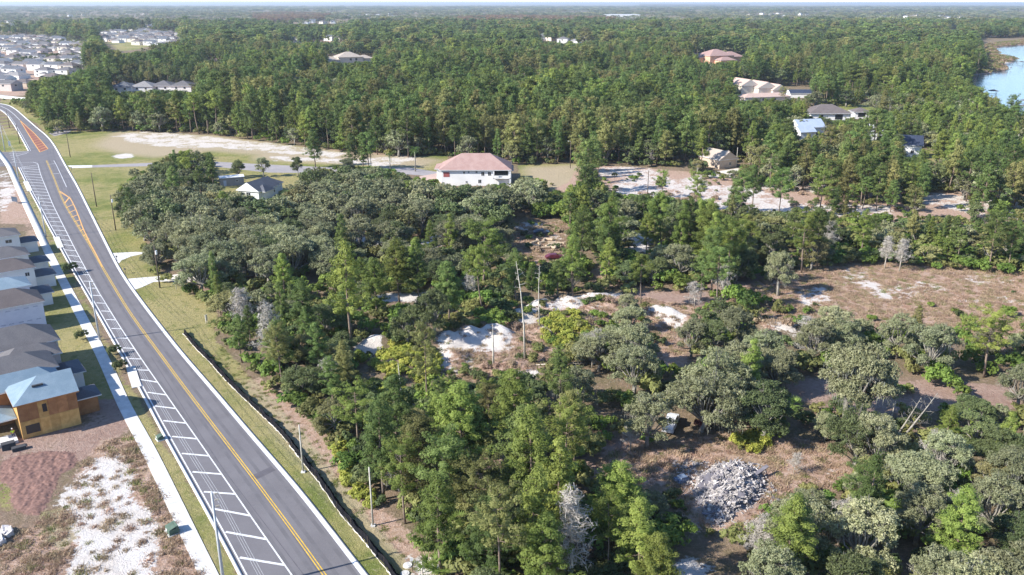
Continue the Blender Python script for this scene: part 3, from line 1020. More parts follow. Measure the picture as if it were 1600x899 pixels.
def row_house(px_, py_, label, wall, roof, L=15.0, Wd=8.6, h=5.7, rh=2.5, kind='hip', wins=(), z=5.7, **kw):
    """px_,py_: photo position of the eave corner nearest the street and the camera"""
    c = G(px_, py_, z - 0.2)
    cen = Vector((c.x, c.y, 0)) - ax * (L / 2 + .45) + an * (Wd / 2 + .45)
    return house(label, cen, AX, L, Wd, h, rh, kind, wall, roof, wins, ov=0.45, group='new houses in a row along the sidewalk', **kw)


W1 = [('S', 4.6, 4.2, 1.0, .9), ('S', 0.5, 4.2, 1.1, .9), ('S', -2.6, 4.2, 1.1, .9), ('E', -2, 4.2, 1.2, 1.3), ('E', 2, 4.2, 1.2, 1.3)]
L1, W1_ = 8.0, 7.4
h1 = row_house(124, 613, 'bare plywood house under construction with pale blue roof, nearest of the row', 'plywood', 'underlay_blue', L=L1, Wd=W1_, rh=2.4, hipR=False,
               vents=((-0.6, -1.7, 1.5),), frame='plywood', trim='plywood_dark')
# OSB sheets, one by one, on the near wall and the street wall
pm = MB(); pm.box(-0.655, 0.655, -0.035, 0.0, 0.0, 2.68)
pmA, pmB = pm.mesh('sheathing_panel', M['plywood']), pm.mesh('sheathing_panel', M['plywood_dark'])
for k in range(6):
    for lv in range(2):
        if (lv == 0 and k == 1) or (lv == 1 and k == 2):
            continue
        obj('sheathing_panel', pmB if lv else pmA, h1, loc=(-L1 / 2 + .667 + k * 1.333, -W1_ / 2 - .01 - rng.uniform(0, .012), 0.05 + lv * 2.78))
for k in range(5):
    for lv in range(2):
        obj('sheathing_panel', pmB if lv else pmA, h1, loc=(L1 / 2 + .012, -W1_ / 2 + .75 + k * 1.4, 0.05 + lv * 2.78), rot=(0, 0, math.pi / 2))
m = MB(); m.box(-3.4, -1.5, -W1_ / 2 - .055, -W1_ / 2 - .02, 0.7, 2.1)
m.build('door_opening', M['glass_dark'], h1)
m = MB(); m.box(-.75, -.15, -W1_ / 2 - .055, -W1_ / 2 - .02, 3.6, 4.9)
m.build('window_opening', M['glass_dark'], h1)
# low back porch on posts and front garage roof of the plywood house
m = roof_mb(4.4, 6.0, 2.9, 0.9, 'hip', 0.3, -L1 / 2 - 2.6, 1.2)
m.build('porch_roof', [M['underlay_blue'], M['plywood'], M['frame_white']], h1)
for yy_ in (-1.4, 1.2, 3.8):
    m = MB(); m.box(-L1 / 2 - 4.5, -L1 / 2 - 4.3, yy_, yy_ + .2, 0, 2.7); m.build('porch_post', M['plywood'], h1)
m = MB(); m.box(L1 / 2 + .05, L1 / 2 + 3.4, -.6, 3.4, 0, 2.75); m.build('wall', M['plywood_dark'], h1)
m = roof_mb(3.6, 4.2, 2.8, 0.8, 'hip', 0.35, L1 / 2 + 1.8, 1.4)
m.build('garage_roof', [M['roof_slate'], M['plywood'], M['frame_white']], h1)
h1b = row_house(98, 592, 'long house body with pale blue roof sheathing just behind the plywood house', 'plywood_dark', 'underlay_blue', L=17, Wd=4.6, rh=1.9, h=5.5, vents=((-5.0, -1.0, 1.3),))
garage = lambda o, L: (roof_mb(4.2, 5.6, 2.8, 0.9, 'hip', 0.4, L / 2 + 2.1, 1.2).build('garage_roof', [M['roof_slate'], M['white_wall'], M['frame_white']], o),
                       (lambda m_: (m_.box(L / 2 - .02, L / 2 + 4.1, -1.5, 3.9, 0, 2.7), m_.build('wall', M['white_wall'], o)))(MB()))
h2 = row_house(93, 574, 'grey shingled house with pinkish stucco side wall and three small windows', 'pinkish_wall', 'roof_grey', Wd=7.6, rh=2.2, wins=W1,
               wings=[(5.0, 5.6, 8.5, 5.0, 5.3, 1.6, 'hip')])
garage(h2, 15.0)
h4 = row_house(95, 532, 'long dark grey roofed house with cream wall and a dark ridge vent', 'cream_wall', 'roof_grey', L=17, Wd=8.2, rh=2.7, vents=((-3.0, -1.4, 1.6),),
               wins=[('S', 1.0, 4.4, 1.0, .6), ('S', -2.5, 4.4, 1.2, .5), ('S', -6.2, 4.3, 1.0, .7)])
h5 = row_house(71, 472, 'white wrapped unfinished house with dotted print and a brown shingle roof', 'house_wrap', 'roof_brown', L=16, Wd=7.8, rh=2.5, vents=((-3.2, -1.6, 1.5),),
               wins=[('S', -1.6, 4.3, .8, 1.1), ('S', -5.3, 4.3, .9, 1.2), ('S', -5.6, 1.5, 1.1, 1.9)])
for r_, z_, us in ((0, 4.75, (3.0, 4.6, 6.2, 1.4, -3.6)), (1, 2.1, (6.4, 4.8, 3.3, 1.6, .2, -1.2, -2.8))):
    for u in us:
        m = MB()
        for k in range(5):
            m.box(u + k * .18, u + k * .18 + .10, -3.915, -3.903, z_, z_ + .16 + .05 * (k % 2))
        m.build('wrap_print', M['wrap_print'], h5)
h6 = row_house(50, 447, 'house with pale blue unshingled roof beyond the white wrapped house', 'house_wrap', 'underlay_blue', L=15, Wd=6.6, rh=1.6, wins=[('E', -1, 4.1, 1.3, 1.2)])
garage(h6, 15)
h7 = row_house(57, 419, 'brown shingled house with a cream hip corner and dark vent', 'white_wall', 'roof_brown', L=15, Wd=6.6, rh=2.0, vents=((-2, -1.8, 1.3),), wins=[('S', 6, 4.3, .8, .8), ('E', 1, 4.2, 1.2, 1.2)])
garage(h7, 15)
h8 = row_house(48, 399, 'dark brown shingled house second from the far end of the row', 'white_wall', 'roof_grey', L=14, Wd=7, rh=1.9, vents=((-4, -1.5, 1.2),), wins=[('E', -1, 4.2, 1.2, 1.2), ('S', 4, 4.3, 1.4, .8)])
garage(h8, 14)
h9 = row_house(33, 368, 'last house at the far end of the sidewalk row, flat grey roof', 'white_wall', 'roof_grey', L=15, Wd=7.5, rh=1.6, wins=[('E', -1, 4.2, 1.2, 1.2), ('S', 5, 4.3, 1.4, .8)])
garage(h9, 15)

# --- houses in the wooded lots
c, rz, L = front((690, 291), (796, 291), 15)
hp = house('large white two storey house with pink tiled hip roof and corner balcony', c, rz, L, 14, 5.9, 4.6, 'hip', 'white_wall', 'roof_pink', name='villa', hipL=True, hipR=True, ov=0.8,
           wins=[('S', -4.0, 4.7, .6, .7), ('S', -2.4, 4.9, .5, .5), ('S', .4, 4.9, .6, .6), ('S', 2.6, 4.3, 1.0, 1.3), ('S', 5.0, 4.3, 1.0, 1.3), ('S', -3.2, 1.4, .6, .6), ('S', 1.5, 1.6, 1.0, 1.2)],
           wings=[(-10.5, 2.5, 7.5, 8.5, 5.2, 1.6, 'hip'), (10.0, 1.0, 5.6, 9.5, 5.0, 1.6, 'hip'), (2.5, 8.5, 9, 6, 6.3, 2.6, 'hip')])
m = MB(); m.box(-L / 2 + .7, -L / 2 + 2.9, -7.06, -7.01, 3.2, 4.9)
m.build('shutter', M['red_door'], hp)
m = MB()
m.box(L / 2 - 5.4, L / 2 - .5, -7.06, -7.01, 3.6, 5.4)
m.build('balcony_opening', M['glass_dark'], hp)
m = MB()
m.box(L / 2 - 5.8, L / 2 + .5, -8.4, -7.07, 2.8, 3.05)
for k in range(8):
    m.box(L / 2 - 5.7 + k * .86, L / 2 - 5.6 + k * .86, -8.35, -8.28, 3.05, 3.85)
m.box(L / 2 - 5.8, L / 2 + .5, -8.38, -8.26, 3.85, 3.95)
m.build('balcony', M['white_wall'], hp)
for u in (L / 2 + .25, L / 2 - 5.6):
    m = MB(); m.box(u - .25, u + .25, -8.4, -7.9, 0, 5.3); m.build('column', M['white_wall'], hp)

c, rz, L = front((392, 318), (452, 300), 10)
hg = house('slate grey gabled house under the oaks with shadows across its roof', c, rz + .1, 11, 8, 3.0, 2.8, 'gable', 'white_wall', 'roof_slate', wings=[(7.0, 1, 8, 6, 2.8, 2.0, 'hip'), (-1.5, -3.4, 5, 4, 2.8, 1.8, 'hip')],
           wins=[('W', 0, 1.7, 1.6, 1.2), ('S', 3, 1.6, 1.2, 1.2)])
c, rz, L = front((345, 292), (382, 289), 4.5)
hs = house('long grey wooden shed with white metal roof beside the slate grey house', c, rz, L, 4.4, 2.9, 0.55, 'gable', 'grey_wall', 'metal_white', cat='shed', name='shed', ov=0.25, wins=[('S', 1.6, 1.7, .8, .6)])
m = MB(); m.box(-3.0, -2.0, -2.26, -2.21, .1, 2.1); m.build('door', M['metal_blue'], hs)

c, rz, L = front((1104, 264), (1142, 264), 13)
house('beige house with tan gabled roof at the end of the sandy lot', c + Vector((1, 0, 0)), rz + .5, 9, 12, 3.6, 3.0, 'gable', 'tan_wall', 'roof_tan', wings=[(4.0, 4.5, 10, 6, 3.2, 1.6, 'gable')], wins=[('S', 1, 1.7, 1.2, 1.2)])

# big pink and grey mansion in the distance
c, rz, L = front((1098, 102), (1160, 100), 30)
house('distant mansion with broad mauve hip roofs and pink lower walls', c, rz, 30, 26, 9, 6, 'hip', 'peach_wall', 'roof_pink', name='mansion', ov=1.0,
      wings=[(-24, 8, 22, 20, 7, 5, 'hip'), (22, 4, 22, 18, 7, 5, 'hip'), (0, -18, 18, 12, 5, 3, 'hip')], wins=[('S', -7, 4, 2.2, 2.4), ('S', 0, 4, 2.2, 2.4), ('S', 7, 4, 2.2, 2.4)])
# white villa complex
c, rz, L = front((1165, 163), (1245, 160), 20)
house('white gabled mansion with brown and peach tile roofs right of centre', c, rz, 34, 11, 3.6, 2.0, 'hip', 'cream_wall', 'roof_peach', name='mansion', ov=0.7,
      wings=[(6, 14, 13, 17, 8.4, 3.6, 'gable'), (-4, 20, 12, 18, 9.6, 3.8, 'gable'), (14, 10, 10, 14, 7.0, 3.4, 'gable')],
      wins=[('S', 5, 2, 2.2, 1.6), ('S', -3, 2, 2.2, 1.6)])
g_ = G(1188, 154)
house('brown hip roofed wing building left beside the white gabled mansion', (g_.x, g_.y), rz, 18, 14, 5.0, 3.2, 'hip', 'white_wall', 'roof_brown', ov=.7, wins=[('S', -4, 3, 1.6, 1.4)])
c, rz, L = front((1147, 150), (1165, 150), 8)
house('small white outbuilding with grey roof left of the white gabled mansion', c, rz, 9, 8, 3.6, 2.2, 'gable', 'white_wall', 'roof_brown', wins=[('S', 0, 1.8, 1.2, 1.2)])
c, rz, L = front((1243, 153), (1262, 153), 8)
house('low pavilion with dark blue solar roof right of the white gabled mansion', c, rz, 16, 9, 3.0, 2.2, 'gable', 'white_wall', 'solar')
# brown roofed house + pavilion
c, rz, L = front((1262, 190), (1330, 190), 14)
house('white house with brown hip roof on the green lawn, dark picture window', c, rz, 22, 16, 4.6, 4.0, 'hip', 'white_wall', 'roof_brown', ov=1.0, wings=[(-14, 5, 10, 10, 4.0, 2.8, 'hip')],
      wins=[('S', 4.5, 2.6, 4.0, 2.6), ('S', -5, 2.6, 1.6, 2.0), ('E', -3, 2.4, 3.0, 2.4)], frame='frame_dark')
c, rz, L = front((1336, 186), (1357, 186), 8)
house('small square white pavilion with brown roof beside the brown roofed house', c, rz, 8.4, 8, 3.9, 2.0, 'hip', 'white_wall', 'roof_brown', cat='pavilion', name='pavilion', ov=.8, wins=[('S', -.3, 2.2, 4.0, 2.2)], frame='frame_dark')
# blue metal roofed houses
c, rz, L = front((1250, 222), (1300, 214), 12)
house('white house with pale blue metal gable roofs among the pines', c, rz - .35, 14, 9, 5.6, 3.4, 'gable', 'white_wall', 'metal_blue', wings=[(-5, -5, 8, 7, 4.2, 2.6, 'gable')], wins=[('E', 0, 3.5, 1.4, 1.4), ('S', 3, 2.5, 1.2, 1.4)])
c, rz, L = front((1358, 226), (1376, 226), 8)
house('small white gabled house with pale roof half hidden behind pines', c, rz, 7.5, 8, 6.0, 2.4, 'gable', 'white_wall', 'metal_white', wins=[('S', 1, 3.6, 1.1, 1.3)])
c, rz, L = front((1406, 248), (1440, 246), 10)
house('white gabled house with a dark solar roof slope among the pines', c, rz - .6, 13, 8.5, 5.4, 3.6, 'gable', 'white_wall', 'solar', wins=[('E', 0, 5.2, 1.5, 1.4), ('S', 3, 2.6, 1.2, 1.3)])
c, rz, L = front((1560, 282), (1584, 282), 5)
house('small cabin with pale metal roof under the right hand trees', c, rz, 6, 5, 2.6, 1.0, 'gable', 'tan_wall', 'metal_white', cat='cabin', name='cabin')
c, rz, L = front((515, 101), (582, 99), 24)
house('pale beige villa with light tiled roof deep in the pine forest', c, rz, 26, 22, 7, 5, 'hip', 'cream_wall', 'roof_tan', name='villa', ov=1.0, wings=[(-20, -4, 16, 14, 4.5, 3.2, 'hip'), (18, 2, 16, 14, 5, 3.2, 'hip')], wins=[('S', 0, 4.5, 2.2, 2.2), ('S', 6, 4.5, 2.2, 2.2)])
# white townhouses in a row
TR = [(196, 143, 'leftmost, dark gable end'), (228, 142, 'second from left'), (258, 141, 'third from left'), (288, 141, 'rightmost one')]
for k, (x_, y_, d_) in enumerate(TR):
    g = G(x_, y_ + 3)
    house('white townhouse with grey hip roof behind the pines, ' + d_, g, .05, 15, 15, 5.0, 3.4, 'hip', 'white_wall', ('roof_slate', 'roof_light', 'roof_grey', 'roof_grey')[k], ov=.6,
          group='white townhouses in a row behind the pines', wins=[('S', -3, 3.6, 1.4, 1.3), ('S', 3, 3.6, 1.4, 1.3)])
# distant pale long building
g = G(972, 28)
m_ = house('long white commercial building near the horizon', g, 0.05, 150, 50, 13, 2, 'hip', 'white_wall', 'metal_white', cat='building', name='building')


# --- top-left suburb: prototypes copied
def suburb_proto(k):
    L, Wd, h, rh, kind, wall, roof = [
        (15, 12, 5.6, 2.6, 'hip', 'white_wall', 'roof_grey'), (16, 12, 5.4, 2.8, 'hip', 'cream_wall', 'roof_brown'),
        (14, 13, 3.4, 2.6, 'hip', 'white_wall', 'roof_light'), (16, 11, 5.6, 2.8, 'gable', 'white_wall', 'roof_slate'),
        (15, 12, 3.4, 2.4, 'hip', 'tan_wall', 'roof_brown'), (14, 11, 5.4, 2.2, 'gable', 'pinkish_wall', 'roof_grey')][k]
    return house('x', (0, 0), 0, L, Wd, h, rh, kind, wall, roof, group='houses of the subdivision at upper left',
                 wings=[(L * .28, -Wd * .5, 6.5, 6, 2.9, 1.5, 'hip')], wins=[('S', -L * .25, h - 1.4, 2.2, 1.4), ('S', -L * .3, 1.4, 1.6, 1.3), ('N', 0, h - 1.4, 2.0, 1.3), ('W', 1, h - 1.4, 1.8, 1.2), ('E', 1, h - 1.4, 1.8, 1.2)][:5 if h > 4 else 1])


SUB = [[(-60, 60), (30, 56), (90, 60), (140, 70), (150, 84), (140, 100), (128, 110), (90, 118), (48, 128), (20, 140), (-60, 146)],
       [(160, 50), (240, 48), (285, 54), (280, 66), (235, 70), (160, 62)],
       [(-60, 34), (0, 22), (90, 24), (215, 18), (225, 22), (140, 27), (90, 32), (50, 46), (-60, 54)],
       [(150, 36), (215, 33), (240, 40), (230, 47), (160, 46)]]
CW = {'roof_grey': 'grey', 'roof_brown': 'brown', 'roof_light': 'pale grey', 'roof_slate': 'slate blue'}
pro = [suburb_proto(k) for k in range(6)]
PD = [('grey hipped roof', 'white'), ('brown hipped roof', 'cream'), ('pale grey low roof', 'white'), ('slate blue gabled roof', 'white'), ('brown low roof', 'tan'), ('grey gabled roof', 'pinkish')]
SUBPTS = []
ang = R(-16)
for gy in range(0, 90):
    for gx in range(-90, 90):
        u = gx * 19.5 + (gy % 2) * 4 + rng.uniform(-1, 1)
        v = gy * 31.0 + (gy // 2) * 22 + rng.uniform(-2, 2)
        X = -420 + u * math.cos(ang) - v * math.sin(ang)
        Y = 470 + u * math.sin(ang) + v * math.cos(ang)
        px_, py_ = PROJ(X, Y, 3)
        px_, py_ = float(px_), float(py_)
        if px_ < -60:
            continue
        k = next((i for i, p in enumerate(SUB) if inpoly(np.array([px_]), np.array([py_]), p)[0]), None)
        if k is None or (k in (2, 3) and rng.random() > (.22 if Y > 1700 else .35)) or rng.random() < .16:
            continue
        SUBPTS.append((X, Y, px_, py_, k))
SUBPTS.sort(key=lambda q: q[1])
SUBPTS = SUBPTS[:300]
areas = ['in the near rows of the subdivision', 'by the bright lawn', 'in the farthest rows near the horizon', 'in the middle distance cluster']
used = [False] * 6
HOUSE_PTS = []
for X, Y, px_, py_, k in SUBPTS:
    q = int(rng.integers(0, 6))
    if used[q]:
        o = copy_tree(pro[q])
    else:
        o = pro[q]
        used[q] = True
    o.location = (X, Y, 0)
    o.rotation_euler = (0, 0, ang + (math.pi if rng.random() < .5 else 0) + rng.normal(0, .03))
    HOUSE_PTS.append((o, PD[q], k, px_, py_))
LM_S = [('the white townhouse row', 240, 140), ('the left photo edge', 0, 110), ('the bright lawn strip', 205, 68), ('the bend of the road', 20, 160), ('the horizon treeline', 120, 14)]
cnt = {}
ORD = ['nearest', 'second nearest', 'third nearest', 'fourth nearest', 'fifth nearest', 'sixth nearest', 'seventh nearest', 'eighth nearest', 'ninth nearest', 'tenth nearest'] + ['%dth nearest' % i if i % 10 not in (1, 2, 3) or i in (11, 12, 13) else '%d%s nearest' % (i, {1: 'st', 2: 'nd', 3: 'rd'}[i % 10]) for i in range(11, 130)]
rows_ = []
for o, pd, k, px_, py_ in HOUSE_PTS:
    lm = min(LM_S, key=lambda L_: math.hypot((px_ - L_[1]), 2.5 * (py_ - L_[2])))
    rows_.append((math.hypot(px_ - lm[1], 2.5 * (py_ - lm[2])), o, pd, lm[0]))
rows_.sort(key=lambda q: q[0])
for d_, o, pd, lm in rows_:
    key = (pd, lm)
    cnt[key] = cnt.get(key, 0) + 1
    o['label'] = f'{pd[1]} house with {pd[0]}, {ORD[min(cnt[key] - 1, 120)]} such to {lm}'

# scattered far houses seen as pale specks between treetops
FAR_SPECKS = [(233, 40), (470, 35), (488, 34), (505, 36), (520, 35), (498, 60), (515, 62), (535, 63), (463, 66), (478, 36), (850, 60), (862, 62), (880, 66), (900, 66), (915, 64), (930, 60), (1205, 22), (1225, 24), (1262, 24), (1290, 24), (1355, 62), (1490, 46), (1480, 28), (1430, 24), (1415, 26), (1395, 25), (1380, 26),
              (1170, 23), (1190, 21), (1215, 20), (1250, 22), (650, 26), (560, 24), (590, 22), (610, 23), (1500, 26), (575, 23), (1470, 24), (1450, 26), (545, 25), (455, 27), (430, 28), (200, 20), (225, 21), (110, 25), (130, 22)]
FP = []
SPK = []
for k, (x_, y_) in enumerate(FAR_SPECKS):
    g = G(x_, y_ + 2)
    o = copy_tree(pro[[0, 2, 3, 1][k % 4]])
    o.location = (g.x, g.y, 0)
    o.rotation_euler = (0, 0, rng.uniform(0, 3.14))
    s_ = 1.25 if g.y > 1800 else 1.15
    o.scale = (s_, s_, s_ * 1.1)
    o['group'] = 'distant houses between the treetops'
    o['label'] = 'distant pale house showing as a small white speck between treetops'
    LF = min([('the long commercial building', 972, 20), ('the pale beige villa', 545, 95), ('the distant mansion', 1125, 85), ('the lake', 1580, 70), ('the bright lawn strip', 205, 68), ('the top centre treeline', 700, 14), ('the right horizon woods', 1350, 10)], key=lambda L_: math.hypot(x_ - L_[1], 3 * (y_ - L_[2])))
    SPK.append((math.hypot(x_ - LF[1], 3 * (y_ - LF[2])), o, LF[0]))
    FP.append((g.x, g.y))

SPK.sort(key=lambda q: q[0])
cnt = {}
for d_, o, lm in SPK:
    cnt[lm] = cnt.get(lm, 0) + 1
    o['label'] = f'distant pale house between treetops, {ORD[cnt[lm] - 1]} such to {lm}'

# ------------------------------------------------------------------ power poles, lamps, fence, signs
def tall_pole(px_, py_, h, label, lean=0.0, arms=True, mat='pole_grey', r0=.21, r1=.11, group=None, cat='utility pole', name='utility_pole'):
    g = G(px_, py_)
    t = thing(name, label, cat, (g.x, g.y, 0), 0, group)
    m = MB(); m.tube([(0, 0, -.3), (lean * .3, 0, h * .5), (lean, 0, h)], [r0, (r0 + r1) / 2, r1], 10)
    m.build('pole', M[mat], t, smooth=True)
    return t, g


RD = ww[-1] - ww[-20]
RD = RD / np.hypot(*RD)
LINE = [((352, 930), 13.1), ((156, 532), 12.0), ((72, 370), 11.5), ((30, 285), 11.5), ((8, 237), 12.3)]
tops = []
words_ = ['first', 'second', 'third', 'fourth', 'fifth']
for k, (p, h) in enumerate(LINE):
    t, g = tall_pole(p[0], p[1], h, f'galvanized power pole between sidewalk and kerb, {words_[k]} from the bottom of the photo', group='grey power poles along the sidewalk')
    ins = []
    for q in range(3):
        z = h - .25 - q * .75
        m = MB()
        m.tube([(0.08, 0, z), (.75, .0, z + .18)], [.035, .03], 6)
        m.build('bracket', M['pole_grey'], t)
        m = MB()
        for e in range(4):
            m.tube([(.30 + e * .11, 0, z + .075 + e * .026), (.34 + e * .11, 0, z + .085 + e * .026)], [.10, .10], 8)
        m.build('insulator', M['pole_pale'], t)
        ins.append(Vector((g.x + .78, g.y, z + .2)))
    tops.append(ins)
g0 = G(352, 930)
nxt = [v + Vector((48, -73, 0)) for v in tops[0]]
m = MB()
for a, b in [(nxt, tops[0])] + list(zip(tops, tops[1:])):
    for q in range(3):
        pts = []
        for e in range(13):
            s_ = e / 12
            p = a[q].lerp(b[q], s_)
            p.z -= 4 * 1.3 * s_ * (1 - s_)
            pts.append(p)
        m.tube(pts, .022, 4, cap=False)
tag(m.build('power_line', M['wire']), 'three thin overhead wires strung between the grey power poles', 'power line')

# dark wooden poles on the far verge
for k, (p, h, d_) in enumerate([((110, 246), 11.0, 'beside the upper lawn by the forest corner'), ((151, 323), 11.0, 'standing alone in the grass verge'), ((181, 360), 10.4, 'with a small transformer, left of the oak grove'),
                                ((250, 450), 10.2, 'by the lower concrete driveway'), ((15, 200), 9, 'left of the road near the upper bend'), ((31, 225), 9, 'left of the road above the side street'), ((891, 263), 10.5, 'behind the pink roofed villa'), ((1011, 317), 10.6, 'at the near edge of the white sandy strip')]):
    t, g = tall_pole(p[0], p[1], h, 'dark wooden utility pole ' + d_, mat='pole_wood', r0=.17, r1=.11, group='dark wooden utility poles')
    if k in (2, 3):
        m = MB(); m.tube([(.3, 0, h - 2.2), (.3, 0, h - 1.3)], [.24, .24], 10); m.build('transformer', M['metal_white'], t)
    if k == 6:
        m = MB(); m.tube([(0, 0, h), (-.9, 0, h + .2)], [.04, .04], 6); m.box(-1.2, -.8, -.15, .15, h + .12, h + .25); m.build('lamp_arm', M['metal_white'], t)
for p, h, d_, lean in (((1583, 252), 11, 'pale leaning wooden pole at the right edge near the lake', .3), ((1530, 294), 9.5, 'pale bare pole in the trees beyond the sandy strip', 1.0), ((1150, 262), 8, 'short pale pole beside the tan gabled house', 0),
                       ((583, 822), 8.4, 'pale concrete pole standing in the verge by the fence', -.05), ((474, 738), 7.4, 'slim grey metal pole rising at the black silt fence', 0.0)):
    t, g = tall_pole(p[0], p[1], h, d_, lean, mat='pole_pale', r0=.13, r1=.09)
    m = MB(); m.box(-.28, .28, -.28, .28, 0, .16); m.build('footing', M['concrete'], t)

wl_ = MB()
for chain in ([(15, 200, 8.8), (-30, 178, 8.8)], [(31, 225, 8.8), (15, 200, 8.8)], [(110, 246, 10.8), (151, 323, 10.8), (181, 360, 10.2), (250, 450, 10.0)]):
    P_ = [G(a, c) + Vector((0, 0, h)) for a, c, h in chain]
    for a, c in zip(P_, P_[1:]):
        if (a - c).length > 140:
            continue
        pts = []
        for e in range(9):
            s_ = e / 8
            p = a.lerp(c, s_); p.z -= 4 * .7 * s_ * (1 - s_)
            pts.append(p)
        wl_.tube(pts, .018, 3, cap=False)
tag(wl_.build('overhead_cable', M['pole_wood']), 'dark overhead cable strung along the wooden poles of the verge', 'cable')

# black silt fence along the right verge
FE = [(287, 521), (304, 542), (330, 568), (351, 592), (371, 612), (400, 640), (440, 678), (475, 724), (500, 754), (530, 800), (555, 828), (585, 864), (610, 896), (640, 935)]
fl = world_line(FE, 1.2, 0.5)
ft = thing('silt_fence', 'low black fabric silt fence running along the grass verge', 'fence')
n = len(fl)
wv = fl + offset_line(fl, 0)[:, :] * 0
lat = 0.10 * np.sin(np.arange(n) * .55) + rng.normal(0, .03, n)
A = offset_line(fl, 0.0) + (offset_line(fl, 1.0) - fl) * lat[:, None]
hh = 0.85 + rng.normal(0, .05, n) + .06 * np.sin(np.arange(n) * .9)
B = A + (offset_line(fl, 1.0) - fl) * (0.10 + 0.06 * np.sin(np.arange(n) * .7))[:, None]
th = (offset_line(fl, 1.0) - fl) * 0.05
rows = [np.c_[A, np.zeros(n)], np.c_[(A + B) / 2 + th, hh * .5], np.c_[B, hh], np.c_[B + th, hh], np.c_[A + 3 * th, np.zeros(n)]]
V = np.concatenate(rows)
i = np.arange(n - 1)
Fq = np.concatenate([np.stack([i + a * n, i + 1 + a * n, i + 1 + (a + 1) * n, i + (a + 1) * n], 1) for a in range(4)])
obj('fabric', mesh_np('fabric', V, Fq, [M['black_fabric']], smooth=True), ft)
sm = MB(); sm.box(-.022, .022, -.022, .022, -.1, .98)
sme = sm.mesh('stake', M['pole_wood'])
for k in range(2, n, 9):
    obj('stake', sme, ft, loc=(A[k][0], A[k][1], 0), rot=(rng.normal(0, .07), rng.normal(0, .07), 0))
fb = offset_line(fl, 0.30)
fb2 = MB()
for k in range(n - 1):
    if rng.random() < .96:
        a, b = fb[k], fb[k + 1]
        a2, b2 = offset_line(fl, -.30)[k], offset_line(fl, -.30)[k + 1]
        z = .10 + rng.uniform(0, .08)
ribbon('sand_trench', fl, -.15, -.06, 0.0, M['sand_pile'], ft, z2=.06, wob=.05)
ribbon('fence_shade_strip', fl, .08, .60, 0.0, M['black_fabric'], ft, z2=.24, wob=.05)  # added black strip, paints in the fence's shadow to widen the dark band


def sign(px_, py_, w_, h_, label, ph=1.0, ang_=0.3, mat='metal_white', posts=2):
    g = G(px_, py_)
    t = thing('sign', label, 'sign', (g.x, g.y, 0), ang_)
    for u in ((-w_ * .4, w_ * .4) if posts == 2 else (0,)):
        m = MB(); m.box(u - .05, u + .05, -.05, .05, 0, ph + h_); m.build('post', M['pole_pale'], t)
    m = MB(); m.box(-w_ / 2, w_ / 2, -.09, -.052, ph, ph + h_); m.build('board', M[mat], t)


sign(323, 505, .5, 1.3, 'small white sign on posts leaning at the oak edge of the verge', .5, 1.2)
sign(663, 893, 0.9, 1.2, 'white sign board standing in the dry grass at the bottom', .5, 0.9)
sign(24, 318, 3.0, 1.6, 'dark framed construction sign beside the upper sidewalk', .6, -.5, 'car_dark')
sign(643, 880, .35, .5, 'tiny white marker stake near the bottom verge', .3, .2, posts=1)
sign(16, 232, 1.0, 2.2, 'white sign board by the side street corner', 1.0, .9)
for x_, y_, d_ in ((637, 884, 'round white manhole lid in the dry verge, upper of two'), (633, 897, 'round white manhole lid in the dry verge, lower of two')):
    g = G(x_, y_)
    m = MB(); m.tube([(0, 0, 0), (0, 0, .14)], [.55, .5], 18); m.tube([(0, 0, .14), (0, 0, .17)], [.3, .3], 14)
    o = tag(m.build('manhole_lid', M['concrete']), d_, 'manhole lid'); o.location = g
# transformer cabinets
for x_, y_, s_, d_ in ((270, 832, 1.0, 'green transformer cabinet beside the sidewalk at lower left'), (250, 687, .7, 'small dark green utility box in the grass by the kerb')):
    g = G(x_, y_)
    t = thing('utility_cabinet', d_, 'utility box', g, R(-50))
    m = MB(); m.box(-.75 * s_, .75 * s_, -.6 * s_, .6 * s_, .12, .85 * s_); m.poly([(-.75 * s_, -.6 * s_, .85 * s_), (.75 * s_, -.6 * s_, .85 * s_), (.7 * s_, .5 * s_, 1.15 * s_), (-.7 * s_, .5 * s_, 1.15 * s_)])
    m.box(-.7 * s_, .7 * s_, .2 * s_, .55 * s_, .85 * s_, 1.1 * s_)
    m.build('cabinet', M['green_box'], t)
    m = MB(); m.box(-.9 * s_, .9 * s_, -.75 * s_, .75 * s_, 0, .118); m.build('pad', M['concrete'], t)
    m = MB(); m.box(-.5 * s_, -.1 * s_, -.63 * s_, -.605 * s_, .3, .6); m.build('label_plate', M['paint_white'], t)
# kerb inlets: pale concrete pads
for x0, y0, x1, y1, wd_, d_ in ((204, 574, 214, 606, 1.5, 'pale concrete storm inlet beside the hatched lane, lower one'), (88, 371, 95, 388, 1.5, 'pale concrete storm inlet beside the hatched lane, middle one'), (40, 284, 47, 299, 1.6, 'pale concrete storm inlet beside the hatched lane, far one')):
    a, b = G(x0, y0), G(x1, y1)
    d = b - a
    t = thing('storm_inlet', d_, 'storm inlet', (a + b) / 2, math.atan2(d.y, d.x))
    m = MB(); m.box(-d.length / 2, d.length / 2, -wd_ / 2, wd_ / 2, 0, .16); m.build('slab', M['concrete'], t)
    m = MB(); m.box(-d.length / 2 + .4, d.length / 2 - .4, wd_ / 2 + .002, wd_ / 2 + .02, .02, .13); m.build('opening', M['glass_dark'], t)
